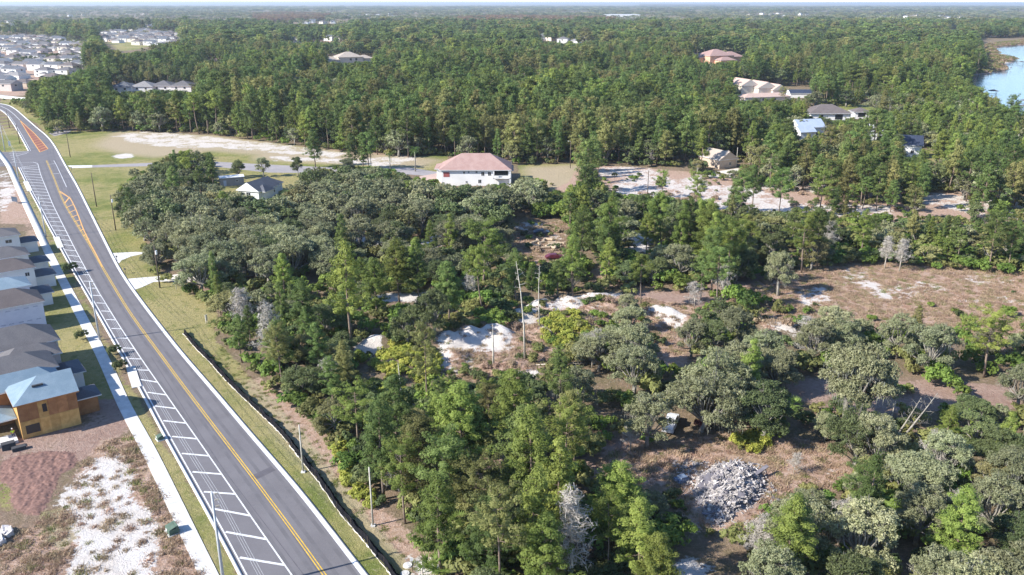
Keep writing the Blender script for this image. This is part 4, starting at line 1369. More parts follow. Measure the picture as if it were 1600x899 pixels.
# mailboxes at the driveways
for x_, y_, d_ in ((112, 267, 'far'), (183, 408, 'middle'), (196, 428, 'near')):
    g = G(x_, y_)
    t = thing('mailbox', f'dark mailbox on a short post at the {d_} driveway', 'mailbox', g, .8)
    m = MB(); m.box(-.05, .05, -.05, .05, 0, 1.05); m.build('post', M['pole_wood'], t)
    m = MB(); m.box(-.12, .12, -.28, .28, 1.052, 1.3); m.tube([(0, -.28, 1.3), (0, .28, 1.3)], .12, 10); m.build('mail_box', M['frame_dark'], t)


# white fence along the subdivision's edge at the road bend
fa, fb_ = G(-30, 151), G(47, 158)
t = thing('white_fence', 'long white wall fence between the far road bend and subdivision', 'fence', fa, math.atan2((fb_ - fa).y, (fb_ - fa).x))
Lf = (fb_ - fa).length
m_ = MB(); m_.box(0, 2.3, -.04, .04, .05, 1.9); pmz = m_.mesh('panel', M['metal_white'])
m_ = MB(); m_.box(-.07, .07, -.08, .08, 0, 2.05); poz = m_.mesh('post', M['metal_white'])
for k in range(int(Lf / 2.44)):
    obj('panel', pmz, t, loc=(k * 2.44 + .07, 0, 0))
    obj('post', poz, t, loc=(k * 2.44, 0, 0))


# ------------------------------------------------------------------ vehicles and odd things
def vehicle(label, px_, py_, rz, kind, mat, name='parked_car', cat='car', scale=1.0):
    g = G(px_, py_)
    t = thing(name, label, cat, g, rz)
    t.scale = (scale,) * 3
    L = 4.6 if kind == 'car' else 5.6
    prof = {'car': [(-2.3, .45), (-2.3, .85), (-1.9, 1.0), (-1.2, 1.42), (.5, 1.45), (1.2, .98), (2.15, .85), (2.3, .6), (2.3, .45)],
            'truck': [(-2.8, .55), (-2.8, 1.15), (-.6, 1.15), (-.5, 1.85), (.9, 1.85), (1.5, 1.2), (2.7, 1.1), (2.8, .7), (2.8, .55)]}[kind]
    m = MB()
    hw = .88
    n_ = len(prof)
    for s_ in (-1, 1):
        P = [(x, s_ * hw * (1 if z < 1.1 else .84), z) for x, z in prof]
        m.poly(P if s_ < 0 else P[::-1])
    for a in range(n_):
        b = (a + 1) % n_
        (xa, za), (xb, zb) = prof[a], prof[b]
        wa, wb = (hw * (1 if z < 1.1 else .84) for z in (za, zb))
        m.poly([(xa, -wa, za), (xa, wa, za), (xb, wb, zb), (xb, -wb, zb)])
    m.build('body', M[mat], t)
    for s_ in (-1, 1):
        m = MB()
        if kind == 'car':
            m.poly([(-1.5, s_ * .80, 1.12), (.75, s_ * .82, 1.12), (.4, s_ * .77, 1.38), (-1.1, s_ * .77, 1.38)])
        else:
            m.poly([(-.4, s_ * .80, 1.3), (1.1, s_ * .82, 1.3), (.8, s_ * .77, 1.75), (-.4, s_ * .77, 1.75)])
        m.build('side_window', M['glass_dark'], t)
        for x in (-L * .3, L * .31):
            w_ = MB(); w_.tube([(x, s_ * .72, .34), (x, s_ * .93, .34)], .34, 12); w_.build('wheel', M['tyre'], t)
    m = MB()
    if kind == 'car':
        m.poly([(.56, -.70, 1.44), (1.15, -.80, 1.03), (1.15, .80, 1.03), (.56, .70, 1.44)])
    else:
        m.poly([(.95, -.70, 1.83), (1.45, -.8, 1.28), (1.45, .8, 1.28), (.95, .70, 1.83)])
    for v_ in range(len(m.v)):
        m.v[v_] = (m.v[v_][0] + .02, m.v[v_][1], m.v[v_][2] + .02)
    m.build('windscreen', M['glass_dark'], t)
    return t


vehicle('dark blue car parked in shade under the middle oaks', 677, 384, .9, 'car', 'car_dark')
vehicle('white pickup truck parked beside the dark blue car under the oaks', 684, 373, .7, 'truck', 'car_white', 'pickup_truck', 'truck')
vehicle('dark red derelict car at the foot of the junk yard clearing', 866, 405, .2, 'car', 'car_red')
vehicle('small dark car parked on the yard near the white sand patch', 846, 366, .1, 'car', 'car_dark')
vehicle('white box van half hidden under the gnarled oaks', 1048, 668, 1.2, 'truck', 'car_white', 'van', 'van', 1.0)
for k, (x_, y_) in enumerate(((1188, 285), (1208, 206), (1178, 284))):
    pass
# cut logs in the yard: each log
lg = MB(); lg.tube([(0, -1.3, 0), (0, 1.3, 0)], [.38, .32], 9)
lgm = lg.mesh('cut_log', M['log_pale'])
pts = [(835, 381), (840, 378), (846, 381), (850, 377), (857, 376), (862, 381), (866, 384), (858, 385), (868, 387), (873, 386), (842, 386), (832, 385), (876, 382), (864, 389), (852, 389)]
side_ = ['far left', 'upper left', 'left of centre', 'upper middle', 'top', 'centre', 'right of centre', 'middle', 'lower right', 'far right', 'lower left', 'leftmost', 'upper right', 'lowest right', 'lowest']
for k, (x_, y_) in enumerate(pts):
    g = G(x_, y_)
    o = obj('cut_log', lgm, loc=(g.x, g.y, .36), rot=(0, 0, rng.uniform(0, 3.1)), scale=(rng.uniform(.8, 1.5),) * 3)
    tag(o, f'pale cut log lying in the yard clearing, the {side_[k]} one of the scatter', 'log', 'cut logs scattered in the yard')
g = G(1064, 752)
bv = MB()
bv.box(-.9, .9, -.6, .6, 0, .5); bv.box(-.5, .7, -.5, .4, .5, .8)
o = tag(bv.build('tarp_bundle', M['blue_tarp']), 'small blue grey tarp bundle in the grass left of the rubble pile', 'tarp'); o.location = g; o.rotation_euler = (0, .1, .6)
# rubble heap
rc = G(1140, 800)
rt = thing('rubble_pile', 'grey heap of broken concrete and boards in the clearing', 'rubble pile', rc)
RP = [(1082, 775), (1090, 745), (1120, 728), (1150, 726), (1180, 734), (1194, 750), (1190, 775), (1175, 800), (1150, 820), (1120, 828), (1090, 805)]
RW = [(q[0] - rc.x, q[1] - rc.y) for q in wpoly(RP)]
RX, RY = [q[0] for q in RW], [q[1] for q in RW]
core = MB()
vs = []
nn_ = 26
gx_ = np.linspace(min(RX), max(RX), nn_); gy_ = np.linspace(min(RY), max(RY), nn_)


def rub_z(x, y):
    if not inpoly(np.array([x]), np.array([y]), RW)[0]:
        return -.2
    d = float(segdist(np.array([x]), np.array([y]), RW)[0])
    return min(1.7, d * .62) + .25 * math.sin(x * 2.3) * math.cos(y * 1.9)


for a in range(nn_ - 1):
    for b in range(nn_ - 1):
        core.poly([(gx_[a + i_], gy_[b + j_], rub_z(gx_[a + i_], gy_[b + j_])) for i_, j_ in ((0, 0), (1, 0), (1, 1), (0, 1))])
core.build('rubble_core', M['slab_dark'], rt)
chunks = []
for k in range(7):
    m = MB()
    sx, sy, sz = [(.5, .3, .18), (.8, .22, .12), (.35, .3, .28), (1.2, .12, .08), (.6, .5, .12), (1.6, .09, .06), (.3, .2, .2)][k]
    P = [(x * sx * rng.uniform(.75, 1.15), y * sy * rng.uniform(.75, 1.15), z * sz * rng.uniform(.75, 1.2)) for z in (-1, 1) for x, y in ((-1, -1), (1, -1), (1, 1), (-1, 1))]
    m.v = P
    m.f = [[3, 2, 1, 0], [4, 5, 6, 7], [0, 1, 5, 4], [1, 2, 6, 5], [2, 3, 7, 6], [3, 0, 4, 7]]
    m.m = [0] * 6
    chunks.append(m.mesh('chunk', M['rubble'] if k != 4 else M['slab_dark']))
k = 0
while k < 300:
    x, y = rng.uniform(min(RX), max(RX)), rng.uniform(min(RY), max(RY))
    z = rub_z(x, y)
    if z < 0:
        continue
    obj('chunk', chunks[int(rng.integers(0, 7))], rt, loc=(x, y, z + .12), rot=tuple(rng.uniform(-.9, .9, 2)) + (rng.uniform(0, 6.28),), scale=(rng.uniform(.3, .85),) * 3)
    k += 1
st = MB()
k = 0
while k < 2600:
    x, y = rng.uniform(min(RX) - .8, max(RX) + .8), rng.uniform(min(RY) - .8, max(RY) + .8)
    z = max(0, rub_z(x, y))
    if z <= 0 and rng.random() > .25:
        continue
    Mx = Matrix.Translation((x, y, z + .08)) @ Matrix.Rotation(rng.uniform(0, 6.28), 4, 'Z') @ Matrix.Rotation(rng.uniform(-1, 1), 4, 'X') @ Matrix.Rotation(rng.uniform(-.8, .8), 4, 'Y')
    a, b, c_ = rng.uniform(.08, .45), rng.uniform(.04, .14), rng.uniform(.03, .10)
    st.box(-a, a, -b, b, -c_, c_, int(rng.random() < .3), Mx)
    k += 1
st.build('small_rubble', [M['rubble'], M['slab_dark']], rt, kind='stuff')
for (x_, y_, rz_, a, b) in ((1105, 765, .9, 1.6, .8), (1185, 748, .6, 1.7, .25)):
    g = G(x_, y_) - rc
    m = MB(); m.box(-a, a, -b, b, -.08, .08)
    o = m.build('slab', M['slab_dark'], rt, label='flat dark grey slab'); o.location = (g.x, g.y, 1.1); o.rotation_euler = (.25, -.2, rz_)

# construction litter by the plywood house
for k, (x_, y_, sx, sy, sz, mt, d_) in enumerate(((14, 701, .9, .5, .5, 'frame_dark', 'dark crate on the dirt in front of the plywood house, left one'), (30, 703, .9, .4, .3, 'frame_dark', 'dark crate on the dirt in front of the plywood house, right one'),
                                        (8, 692, 1.6, 1.3, .25, 'metal_white', 'stack of white boards beside the worker'))):
    g = G(x_, y_)
    t = thing('crate' if k < 2 else 'board_stack', d_, 'crate' if k < 2 else 'boards', g, AX)
    for e in range(4):
        m = MB(); z0_ = e * sz / 2
        m.box(-sx, sx, -sy + rng.uniform(-.05, .05), sy, z0_ + .01, z0_ + sz / 2 - .02); m.build('board', M[mt], t)
# block of grey rubble at the left edge
g = G(2, 845)
m = MB()
for k in range(14):
    Mx = Matrix.Translation((rng.uniform(-1.2, .6), rng.uniform(-1.2, 1.8), .3)) @ Matrix.Rotation(rng.uniform(0, 3), 4, 'Z') @ Matrix.Rotation(rng.uniform(-.4, .4), 4, 'X')
    m.box(-.7, .7, -.4, .4, -.35, .35, 0, Mx)
o = tag(m.build('boulder_heap', M['rubble']), 'grey boulders heaped at the lower left edge', 'boulders'); o.location = g

# mauve dug soil spread in ridges, a fine relief of its own
cw_ = wpoly([(5, 722), (30, 712), (75, 705), (115, 708), (118, 728), (92, 742), (82, 770), (62, 806), (40, 802), (18, 790), (18, 760), (0, 752)])
cx0, cx1, cy0, cy1 = min(q[0] for q in cw_), max(q[0] for q in cw_), min(q[1] for q in cw_), max(q[1] for q in cw_)
gx2, gy2 = np.meshgrid(np.arange(cx0, cx1, .16), np.arange(cy0, cy1, .16))
fx, fy = gx2.ravel(), gy2.ravel()
dd_ = np.where(inpoly(fx, fy, cw_), segdist(fx, fy, cw_), -segdist(fx, fy, cw_))
ud = G(50, 800) - G(62, 720); ud.normalize()
uu = fx * -ud.y + fy * ud.x; vv_ = fx * ud.x + fy * ud.y
rid = .45 + .3 * np.sin(uu * 2.1 + 1.1 * np.sin(vv_ * .8) + .8 * np.sin(vv_ * 1.7)) + .25 * np.sin(uu * 5.3 + 1.4 * np.sin(vv_ * 1.3 + uu)) + .2 * np.sin(uu * 1.1 + vv_ * 2.6)
zz_ = np.clip(dd_, -.5, .8) * .22 * (0.45 + .7 * rid) + rng.normal(0, .05, len(fx)) + .02
jx, jy = gx2.shape
ii_, jj_ = np.meshgrid(np.arange(jy - 1), np.arange(jx - 1))
aa_ = (jj_ * jy + ii_).ravel()
obj('dug_soil', mesh_np('dug_soil', np.c_[fx, fy, zz_], np.stack([aa_, aa_ + 1, aa_ + 1 + jy, aa_ + jy], 1), [simple('dug_soil', (0.25, 0.145, 0.115), (0.18, 0.105, 0.085), 1.6, bmp=.5)], smooth=False), kind='structure')

# worker in hi-vis shirt, standing at the back of the plywood house
def person(px_, py_, rz, label):
    g = G(px_, py_)
    t = thing('person', label, 'person', g, rz)

    def skin(name, verts, edges, rad, mat, sub=1):
        me = bpy.data.meshes.new(name)
        me.from_pydata(verts, edges, [])
        me.materials.append(mat)
        o = obj(name, me, t)
        md = o.modifiers.new('s', 'SKIN')
        for v, r_ in zip(me.skin_vertices[0].data, rad):
            v.radius = (r_, r_)
        me.skin_vertices[0].data[0].use_root = True
        o.modifiers.new('u', 'SUBSURF').levels = sub
        o.modifiers['u'].render_levels = sub
        return o
    V = [(0, 0, .95), (0, 0, 1.15), (0, .0, 1.40), (0, 0, 1.52), (0, .02, 1.62), (0, .02, 1.74),
         (.10, 0, .88), (.12, .02, .48), (.13, -.02, .08), (.13, .10, .04), (-.10, 0, .88), (-.13, .06, .48), (-.14, 0, .08), (-.14, .12, .04),
         (.19, 0, 1.40), (.25, .02, 1.12), (.26, .12, .90), (-.19, 0, 1.40), (-.26, .04, 1.14), (-.24, .20, .98)]
    E = [(0, 1), (1, 2), (2, 3), (3, 4), (4, 5), (0, 6), (6, 7), (7, 8), (8, 9), (0, 10), (10, 11), (11, 12), (12, 13), (2, 14), (14, 15), (15, 16), (2, 17), (17, 18), (18, 19)]
    r = [.14, .13, .15, .06, .095, .085, .085, .06, .045, .04, .085, .06, .045, .04, .065, .045, .035, .065, .045, .035]
    skin('body', V, E, r, M['skin'])
    skin('trousers', [(0, 0, .98)] + V[6:9] + V[10:13], [(0, 1), (1, 2), (2, 3), (0, 4), (4, 5), (5, 6)], [.155, .10, .075, .06, .10, .075, .06], M['denim'])
    skin('shirt', [(0, 0, 1.0), V[1], (0, 0, 1.42), V[14], (.245, .02, 1.2), V[17], (-.25, .03, 1.2)], [(0, 1), (1, 2), (2, 3), (3, 4), (2, 5), (5, 6)], [.16, .155, .165, .08, .06, .08, .06], M['hivis'])
    m = MB(); m.tube([(0, .02, 1.71), (0, .02, 1.78), (0, .02, 1.84)], [.115, .11, .05], 12); m.tube([(0, .02, 1.70), (0, .02, 1.715)], [.15, .15], 12); m.build('hard_hat', M['metal_white'], t)


person(22, 686, .6, 'worker in bright yellow green shirt behind the plywood house')

# docks and boats on the lake
def dock(px_, py_, L, rz, label, boat=True):
    g = G(px_, py_)
    t = thing('dock', label, 'dock', (g.x, g.y, 0), rz)
    for k in range(int(L / .6)):
        m = MB(); m.box(-L / 2 + k * .6, -L / 2 + k * .6 + .56, -.9, .9, .35, .45)
        m.build('plank', M['dock_wood'], t)
    m = MB()
    for x in (-L / 2 + .3, 0, L / 2 - .3):
        for y in (-.8, .8):
            m.tube([(x, y, -1.2), (x, y, 2.4)], .12, 6)
    m.build('piling', M['dock_wood'], t)
    roof_mb(5, 4, 2.4, 1.0, 'hip', .3, L / 2 - 2.5, 0).build('roof', [M['dock_wood']] * 3, t)


dock(1581, 101, 26, 0.1, 'dark covered dock off the reedy point, farthest up the lake')
dock(1541, 147.5, 14, -.1, 'dark covered dock below the reedy point on the near shore')
dock(1592, 163, 14, 0.0, 'dark dock at the right edge behind the lone lakeside pine')
dock(1594, 172, 12, 0.2, 'low dark dock at the right edge, lowest on the lake')
g = G(1573, 100)
t = thing('motor_boat', 'small white boat moored beside the farthest dock', 'boat', (g.x, g.y, -.3), .1)
m = MB()
P = [(-4, -1.3), (2, -1.3), (4.6, 0), (2, 1.3), (-4, 1.3)]
m.poly([(x * .8, y * .7, -.2) for x, y in P][::-1]); m.poly([(x, y, 1.1) for x, y in P])
for k in range(5):
    a, b = P[k], P[(k + 1) % 5]
    m.poly([(a[0] * .8, a[1] * .7, -.2), (b[0] * .8, b[1] * .7, -.2), (b[0], b[1], 1.1), (a[0], a[1], 1.1)])
m.build('hull', M['hull_white'], t)
m = MB(); m.box(-1.5, 1.2, -.8, .8, 1.1, 2.3); m.build('cabin', M['metal_white'], t)

# ------------------------------------------------------------------ vegetation prototypes
def rand_unit(n, r_):
    v = r_.normal(size=(n, 3))
    return v / np.linalg.norm(v, axis=1)[:, None]


def cards(C, Rad, per, size, r_, out=None, asp=0.45, up=0.55, tvar=0.42, flat=0.8, nr=0.85):
    """small leaf triangles scattered through clumps; C (n,3) clump centres"""
    n = len(C)
    idx = np.repeat(np.arange(n), per)
    m = len(idx)
    u = rand_unit(m, r_)
    rr_ = r_.uniform(0.45, 1.0, m) ** 0.6
    P = C[idx] + u * (Rad[idx] * rr_)[:, None] * np.array([1, 1, flat])
    nrm = u + rand_unit(m, r_) * nr + np.array([0, 0, up])
    if out is not None:
        nrm = nrm + out[idx] * 0.5
    nrm /= np.linalg.norm(nrm, axis=1)[:, None]
    a = np.cross(nrm, rand_unit(m, r_))
    a /= np.linalg.norm(a, axis=1)[:, None] + 1e-9
    b = np.cross(nrm, a)
    s_ = size * r_.uniform(0.6, 1.4, m)
    v0 = P - a * s_[:, None] * 0.6 - b * s_[:, None] * asp * 0.6
    v1 = P + a * s_[:, None] * 0.9
    v2 = P - a * s_[:, None] * 0.4 + b * s_[:, None] * asp
    V = np.stack([v0, v1, v2], 1).reshape(-1, 3)
    Fc = np.arange(m * 3).reshape(m, 3)
    ct = r_.normal(0.5, tvar * .6, n)
    tint = np.clip(ct[idx] + r_.normal(0, tvar * .32, m), 0, 1)
    return V, Fc, tint


def leaves_mesh(name, parts, mats):
    """parts: list of (V,F,tint,matindex)"""
    Vs, Fs, Ts, Ms, o = [], [], [], [], 0
    for V, Fc, tn, mi in parts:
        Vs.append(V); Fs.append(Fc + o); Ts.append(tn); Ms.append(np.full(len(Fc), mi)); o += len(V)
    return mesh_np(name, np.concatenate(Vs), np.concatenate(Fs), mats, np.concatenate(Ms), {'tint': ('FACE', np.concatenate(Ts))})


def pine_parts(seed, Ht=18.0, cb=0.42, Rm=3.0, dens=1.0, lod=0, mat='pine_mid', sparse=1.0, shape='cone'):
    r_ = np.random.default_rng(seed)
    tk = MB()
    bx, by = r_.normal(0, .35, 2)
    spine = lambda t: Vector((bx * math.sin(t * 3) , by * math.sin(t * 2.4), Ht * t))
    tk.tube([spine(t) for t in (0, .2, .4, .6, .8, .97)], [.27, .22, .18, .14, .09, .03], 6 if lod < 2 else 4)
    C, Rd, O = [], [], []
    nw = int(15 * dens)
    for k in range(nw):
        t = cb + (1 - cb) * ((k + r_.uniform(0, .8)) / nw)
        tt = (t - cb) / (1 - cb)
        if shape == 'cone':
            prof = (1 - tt) ** .75 * min(1, .45 + tt * 3.2) + .10
        else:
            prof = math.sqrt(max(0, 1 - (tt * 1.55 - .62) ** 2)) * .95 + .08
        nb = int(r_.integers(3, 6))
        a0 = r_.uniform(0, 6.28)
        for b in range(nb):
            if r_.random() > sparse:
                continue
            a = a0 + b * 6.28 / nb + r_.normal(0, .3)
            L = Rm * prof * r_.uniform(.6, 1.25)
            o = spine(t)
            rise = r_.uniform(.0, .45) + tt * .35
            tip = o + Vector((math.cos(a) * L, math.sin(a) * L, L * rise))
            if lod < 2:
                tk.tube([o, o.lerp(tip, .55) + Vector((0, 0, -.06 * L)), tip], [.06, .045, .02], 3, cap=False)
            for f in ((.45, .75, 1.0) if L > 1.4 else (.9,)):
                c = o.lerp(tip, f) + Vector(r_.normal(0, .18, 3))
                C.append(c); Rd.append(r_.uniform(.5, .88) * (.8 + .25 * f)); O.append((tip - o).normalized())
    C.append(spine(.99)); Rd.append(.55); O.append(Vector((0, 0, 1)))
    C, Rd, O = np.array(C), np.array(Rd), np.array(O)
    per, size = {0: (105, .20), 1: (32, .36), 2: (7, .9)}[lod]
    V, Fc, T = cards(C, Rd * (1.0 if lod < 2 else 1.2), per, size, r_, O, asp=.42)
    crown = leaves_mesh('crown', [(V, Fc, T, 0)], [M[mat]])
    return tk.mesh('trunk', M['bark_pine'], smooth=True), crown


def oak_parts(seed, Ht=10.5, Rm=5.6, lod=0, mat='oak_grey', moss=False, tallness=0.0, dens=1.0, bark='bark_oak'):
    r_ = np.random.default_rng(seed)
    tk = MB()
    cz = Ht * (.50 + tallness * .14)
    rz = Ht - cz
    fork = Vector((r_.normal(0, .3), r_.normal(0, .3), Ht * (.13 + tallness * .22)))
    tk.tube([(0, 0, -.2), fork * .5, fork], [.42, .34, .30], 7)
    # lobes spread over a low dome
    nl = 11
    lobes = []
    for k in range(nl):
        a = k * 2.4 + r_.normal(0, .3)
        q = math.sqrt((k + .5) / nl)
        rad = Rm * .68 * q * r_.uniform(.8, 1.15)
        zz = cz + rz * .62 * math.sqrt(max(0, 1 - q * q * .95)) * r_.uniform(.45, 1.2) - (rz * .35 if q > .85 and r_.random() < .4 else 0)
        lobes.append((Vector((math.cos(a) * rad, math.sin(a) * rad, zz)), r_.uniform(.26, .44) * Rm * (.95 - .2 * q)))
    for k in range(7):
        a = r_.uniform(0, 6.28)
        rad = Rm * r_.uniform(.55, .85)
        lobes.append((Vector((math.cos(a) * rad, math.sin(a) * rad, Ht * r_.uniform(.32 + tallness * .1, .55))), r_.uniform(.18, .28) * Rm))
    for c, lr in lobes:
        if lod < 2:
            mid = fork.lerp(c, .5) + Vector((r_.normal(0, .4), r_.normal(0, .4), r_.uniform(-.6, .3)))
            tk.tube([fork, mid, c], [.17, .12, .05], 4, cap=False)
            for q in range(8 if lod == 0 else 2):
                e = c + Vector(tuple(rand_unit(1, r_)[0])) * lr * r_.uniform(.7, 1.05)
                tk.tube([mid.lerp(c, .6), e], [.05, .02], 3, cap=False)
    C, Rd, O = [], [], []
    ncl = {0: 54, 1: 24, 2: 7}[lod]
    for c, lr in lobes:
        u = rand_unit(int(ncl * dens), r_)
        u[:, 2] = np.abs(u[:, 2]) * 1.0 - .28
        rad = lr * r_.uniform(.45, 1.22, len(u))
        P = np.array(c) + u * rad[:, None] * np.array([1, 1, .82])
        C.append(P); Rd.append(r_.uniform(.26, .66, len(u)) * (1.0 if lod < 2 else 1.5)); O.append(u)
    C, Rd, O = np.concatenate(C), np.concatenate(Rd), np.concatenate(O)
    keep = C[:, 2] > Ht * .2
    C, Rd, O = C[keep], Rd[keep], O[keep]
    per, size = {0: (46, .155), 1: (17, .33), 2: (6, .85)}[lod]
    parts = [cards(C, Rd, per, size, r_, O * .4, asp=.6, up=.7, nr=1.25) + (0,)]
    if moss and lod < 2:
        sel = r_.random(len(C)) < .16
        mc = C[sel] - np.array([0, 0, .6])
        m = len(mc) * 9
        idx = np.repeat(np.arange(len(mc)), 9)
        P = mc[idx] + r_.normal(0, .32, (m, 3))
        a = r_.uniform(0, 6.28, m)
        L = r_.uniform(.3, 1.0, m)
        dx = np.stack([np.cos(a), np.sin(a), np.zeros(m)], 1) * .04
        V = np.stack([P - dx, P + dx, P - np.array([0, 0, 1]) * L[:, None]], 1).reshape(-1, 3)
        parts.append((V, np.arange(m * 3).reshape(m, 3), r_.random(m), 1))
    return tk.mesh('trunk', M[bark], smooth=True), leaves_mesh('crown', parts, [M[mat], M['moss']])


def shrub_mesh(seed, mat, Rm=1.6, Ht=2.4, per=26, ncl=46, size=.24):
    r_ = np.random.default_rng(seed)
    lob = [(Vector((r_.normal(0, Rm * .42), r_.normal(0, Rm * .42), Ht * r_.uniform(.35, .75))), r_.uniform(.35, .6) * Rm) for _ in range(6)]
    C, O = [], []
    for c, lr in lob:
        u = rand_unit(ncl // 6, r_)
        u[:, 2] = np.abs(u[:, 2]) - .15
        C.append(np.array(c) + u * lr * np.array([1, 1, .8])); O.append(u)
    C, O = np.concatenate(C), np.concatenate(O)
    C[:, 2] = np.maximum(C[:, 2], .2)
    V, Fc, T = cards(C, r_.uniform(.28, .5, len(C)), per, size, r_, O, asp=.55)
    return leaves_mesh('shrub', [(V, Fc, T, 0)], [M[mat]])


def fan_parts(seed, n=11, L=1.0, hub=(0, 0, .4), droop=.35, blades=7, w_=.10):
    r_ = np.random.default_rng(seed)
    V, T = [], []
    for k in range(n):
        a = k * 2.4 + r_.normal(0, .2)
        el = r_.uniform(.15, 1.15)
        d = np.array([math.cos(a) * math.cos(el), math.sin(a) * math.cos(el), math.sin(el)])
        base = np.array(hub) + d * L * .55
        sd = np.array([-math.sin(a), math.cos(a), 0])
        tn = r_.random()
        for b in range(blades):
            f = (b - (blades - 1) / 2) / blades * 2.3
            dd = d * math.cos(f) + sd * math.sin(f)
            tip = base + dd * L * .75 - np.array([0, 0, droop * L * .3])
            p = np.cross(dd, [0, 0, 1.]); p /= np.linalg.norm(p) + 1e-6
            V += [base + p * w_ * .5, base - p * w_ * .5 , tip]
            T.append(np.clip(tn + r_.normal(0, .15), 0, 1))
        V += [np.array(hub) + sd * .02, np.array(hub) - sd * .02, base]
        T.append(.5)
    V = np.array(V)
    return V, np.arange(len(V)).reshape(-1, 3), np.array(T)


def palmetto_mesh(seed, mat='palm_lime', clumps=4):
    r_ = np.random.default_rng(seed)
    parts = []
    for k in range(clumps):
        parts.append(fan_parts(seed * 7 + k, 12, r_.uniform(.9, 1.3), (r_.normal(0, .7), r_.normal(0, .7), r_.uniform(.3, .8))) + (0,))
    return leaves_mesh('palmetto', parts, [M[mat]])


def palm_parts(seed, Ht=8.5):
    r_ = np.random.default_rng(seed)
    tk = MB()
    tk.tube([(0, 0, -.2), (.1, 0, Ht * .5), (0, .1, Ht)], [.26, .2, .2], 8)
    V, T = [], []
    for k in range(24):
        a = k * 2.4
        el = r_.uniform(-.5, 1.2)
        L = r_.uniform(2.3, 3.0)
        pts = []
        for e in range(7):
            s_ = e / 6
            x = L * s_ * math.cos(el * (1 - .3 * s_))
            z = L * s_ * math.sin(el) - 1.5 * s_ * s_
            pts.append(np.array([math.cos(a) * x, math.sin(a) * x, Ht + z]))
        sd = np.array([-math.sin(a), math.cos(a), 0])
        for e in range(6):
            for sg in (-1, 1):
                for q in (0, .5):
                    b = pts[e] * (1 - q) + pts[e + 1] * q
                    b2 = pts[e] * (.7 - q * .7) + pts[e + 1] * (.3 + q * .7)
                    tip = b + sg * sd * .75 * (1 - abs(e - 2.5) / 5) + (pts[e + 1] - pts[e]) * .9 - np.array([0, 0, .25])
                    V += [b, b2, tip]
                    T.append(r_.random())
    V = np.array(V)
    return tk.mesh('trunk', M['bark_oak'], smooth=True), leaves_mesh('crown', [(V, np.arange(len(V)).reshape(-1, 3), np.array(T), 0)], [M['palm_leaf']])


def dead_parts(seed, Ht=12, spread=2.6, n=34, twigs=True, mat='bark_pale', lowest=.3):
    r_ = np.random.default_rng(seed)
    tk = MB()
    bend = r_.normal(0, .5, 2)
    sp = lambda t: Vector((bend[0] * t * t, bend[1] * t * t, Ht * t))
    tk.tube([sp(t) for t in (0, .35, .7, 1)], [.2, .15, .09, .03], 6)
    C = []
    for k in range(n):
        t = lowest + (1 - lowest) * (k + r_.random()) / n * .97
        a = k * 2.4
        L = spread * (1 - ((t - lowest) / (1 - lowest)) * .75) * r_.uniform(.4, 1.2)
        o = sp(t)
        tip = o + Vector((math.cos(a) * L, math.sin(a) * L, L * r_.uniform(.1, .7)))
        mid = o.lerp(tip, .5) + Vector(r_.normal(0, .12 * L, 3))
        tk.tube([o, mid, tip], [.05, .035, .012], 3, cap=False)
        for q in range(3):
            C += [tuple(mid.lerp(tip, q / 2))]
            e = mid.lerp(tip, q / 3) + Vector(r_.normal(0, .35 * L, 3))
            tk.tube([mid.lerp(tip, q / 3), e], [.022, .01], 3, cap=False)
    C = np.array(C)
    tm = tk.mesh('trunk', M[mat], smooth=True)
    cr = None
    if twigs:
        V, Fc, T = cards(C, r_.uniform(.5, .8, len(C)), 16, .5, r_, None, asp=.09)
        cr = leaves_mesh('crown', [(V, Fc, T, 0)], [M['twig_grey']])
    return tm, cr


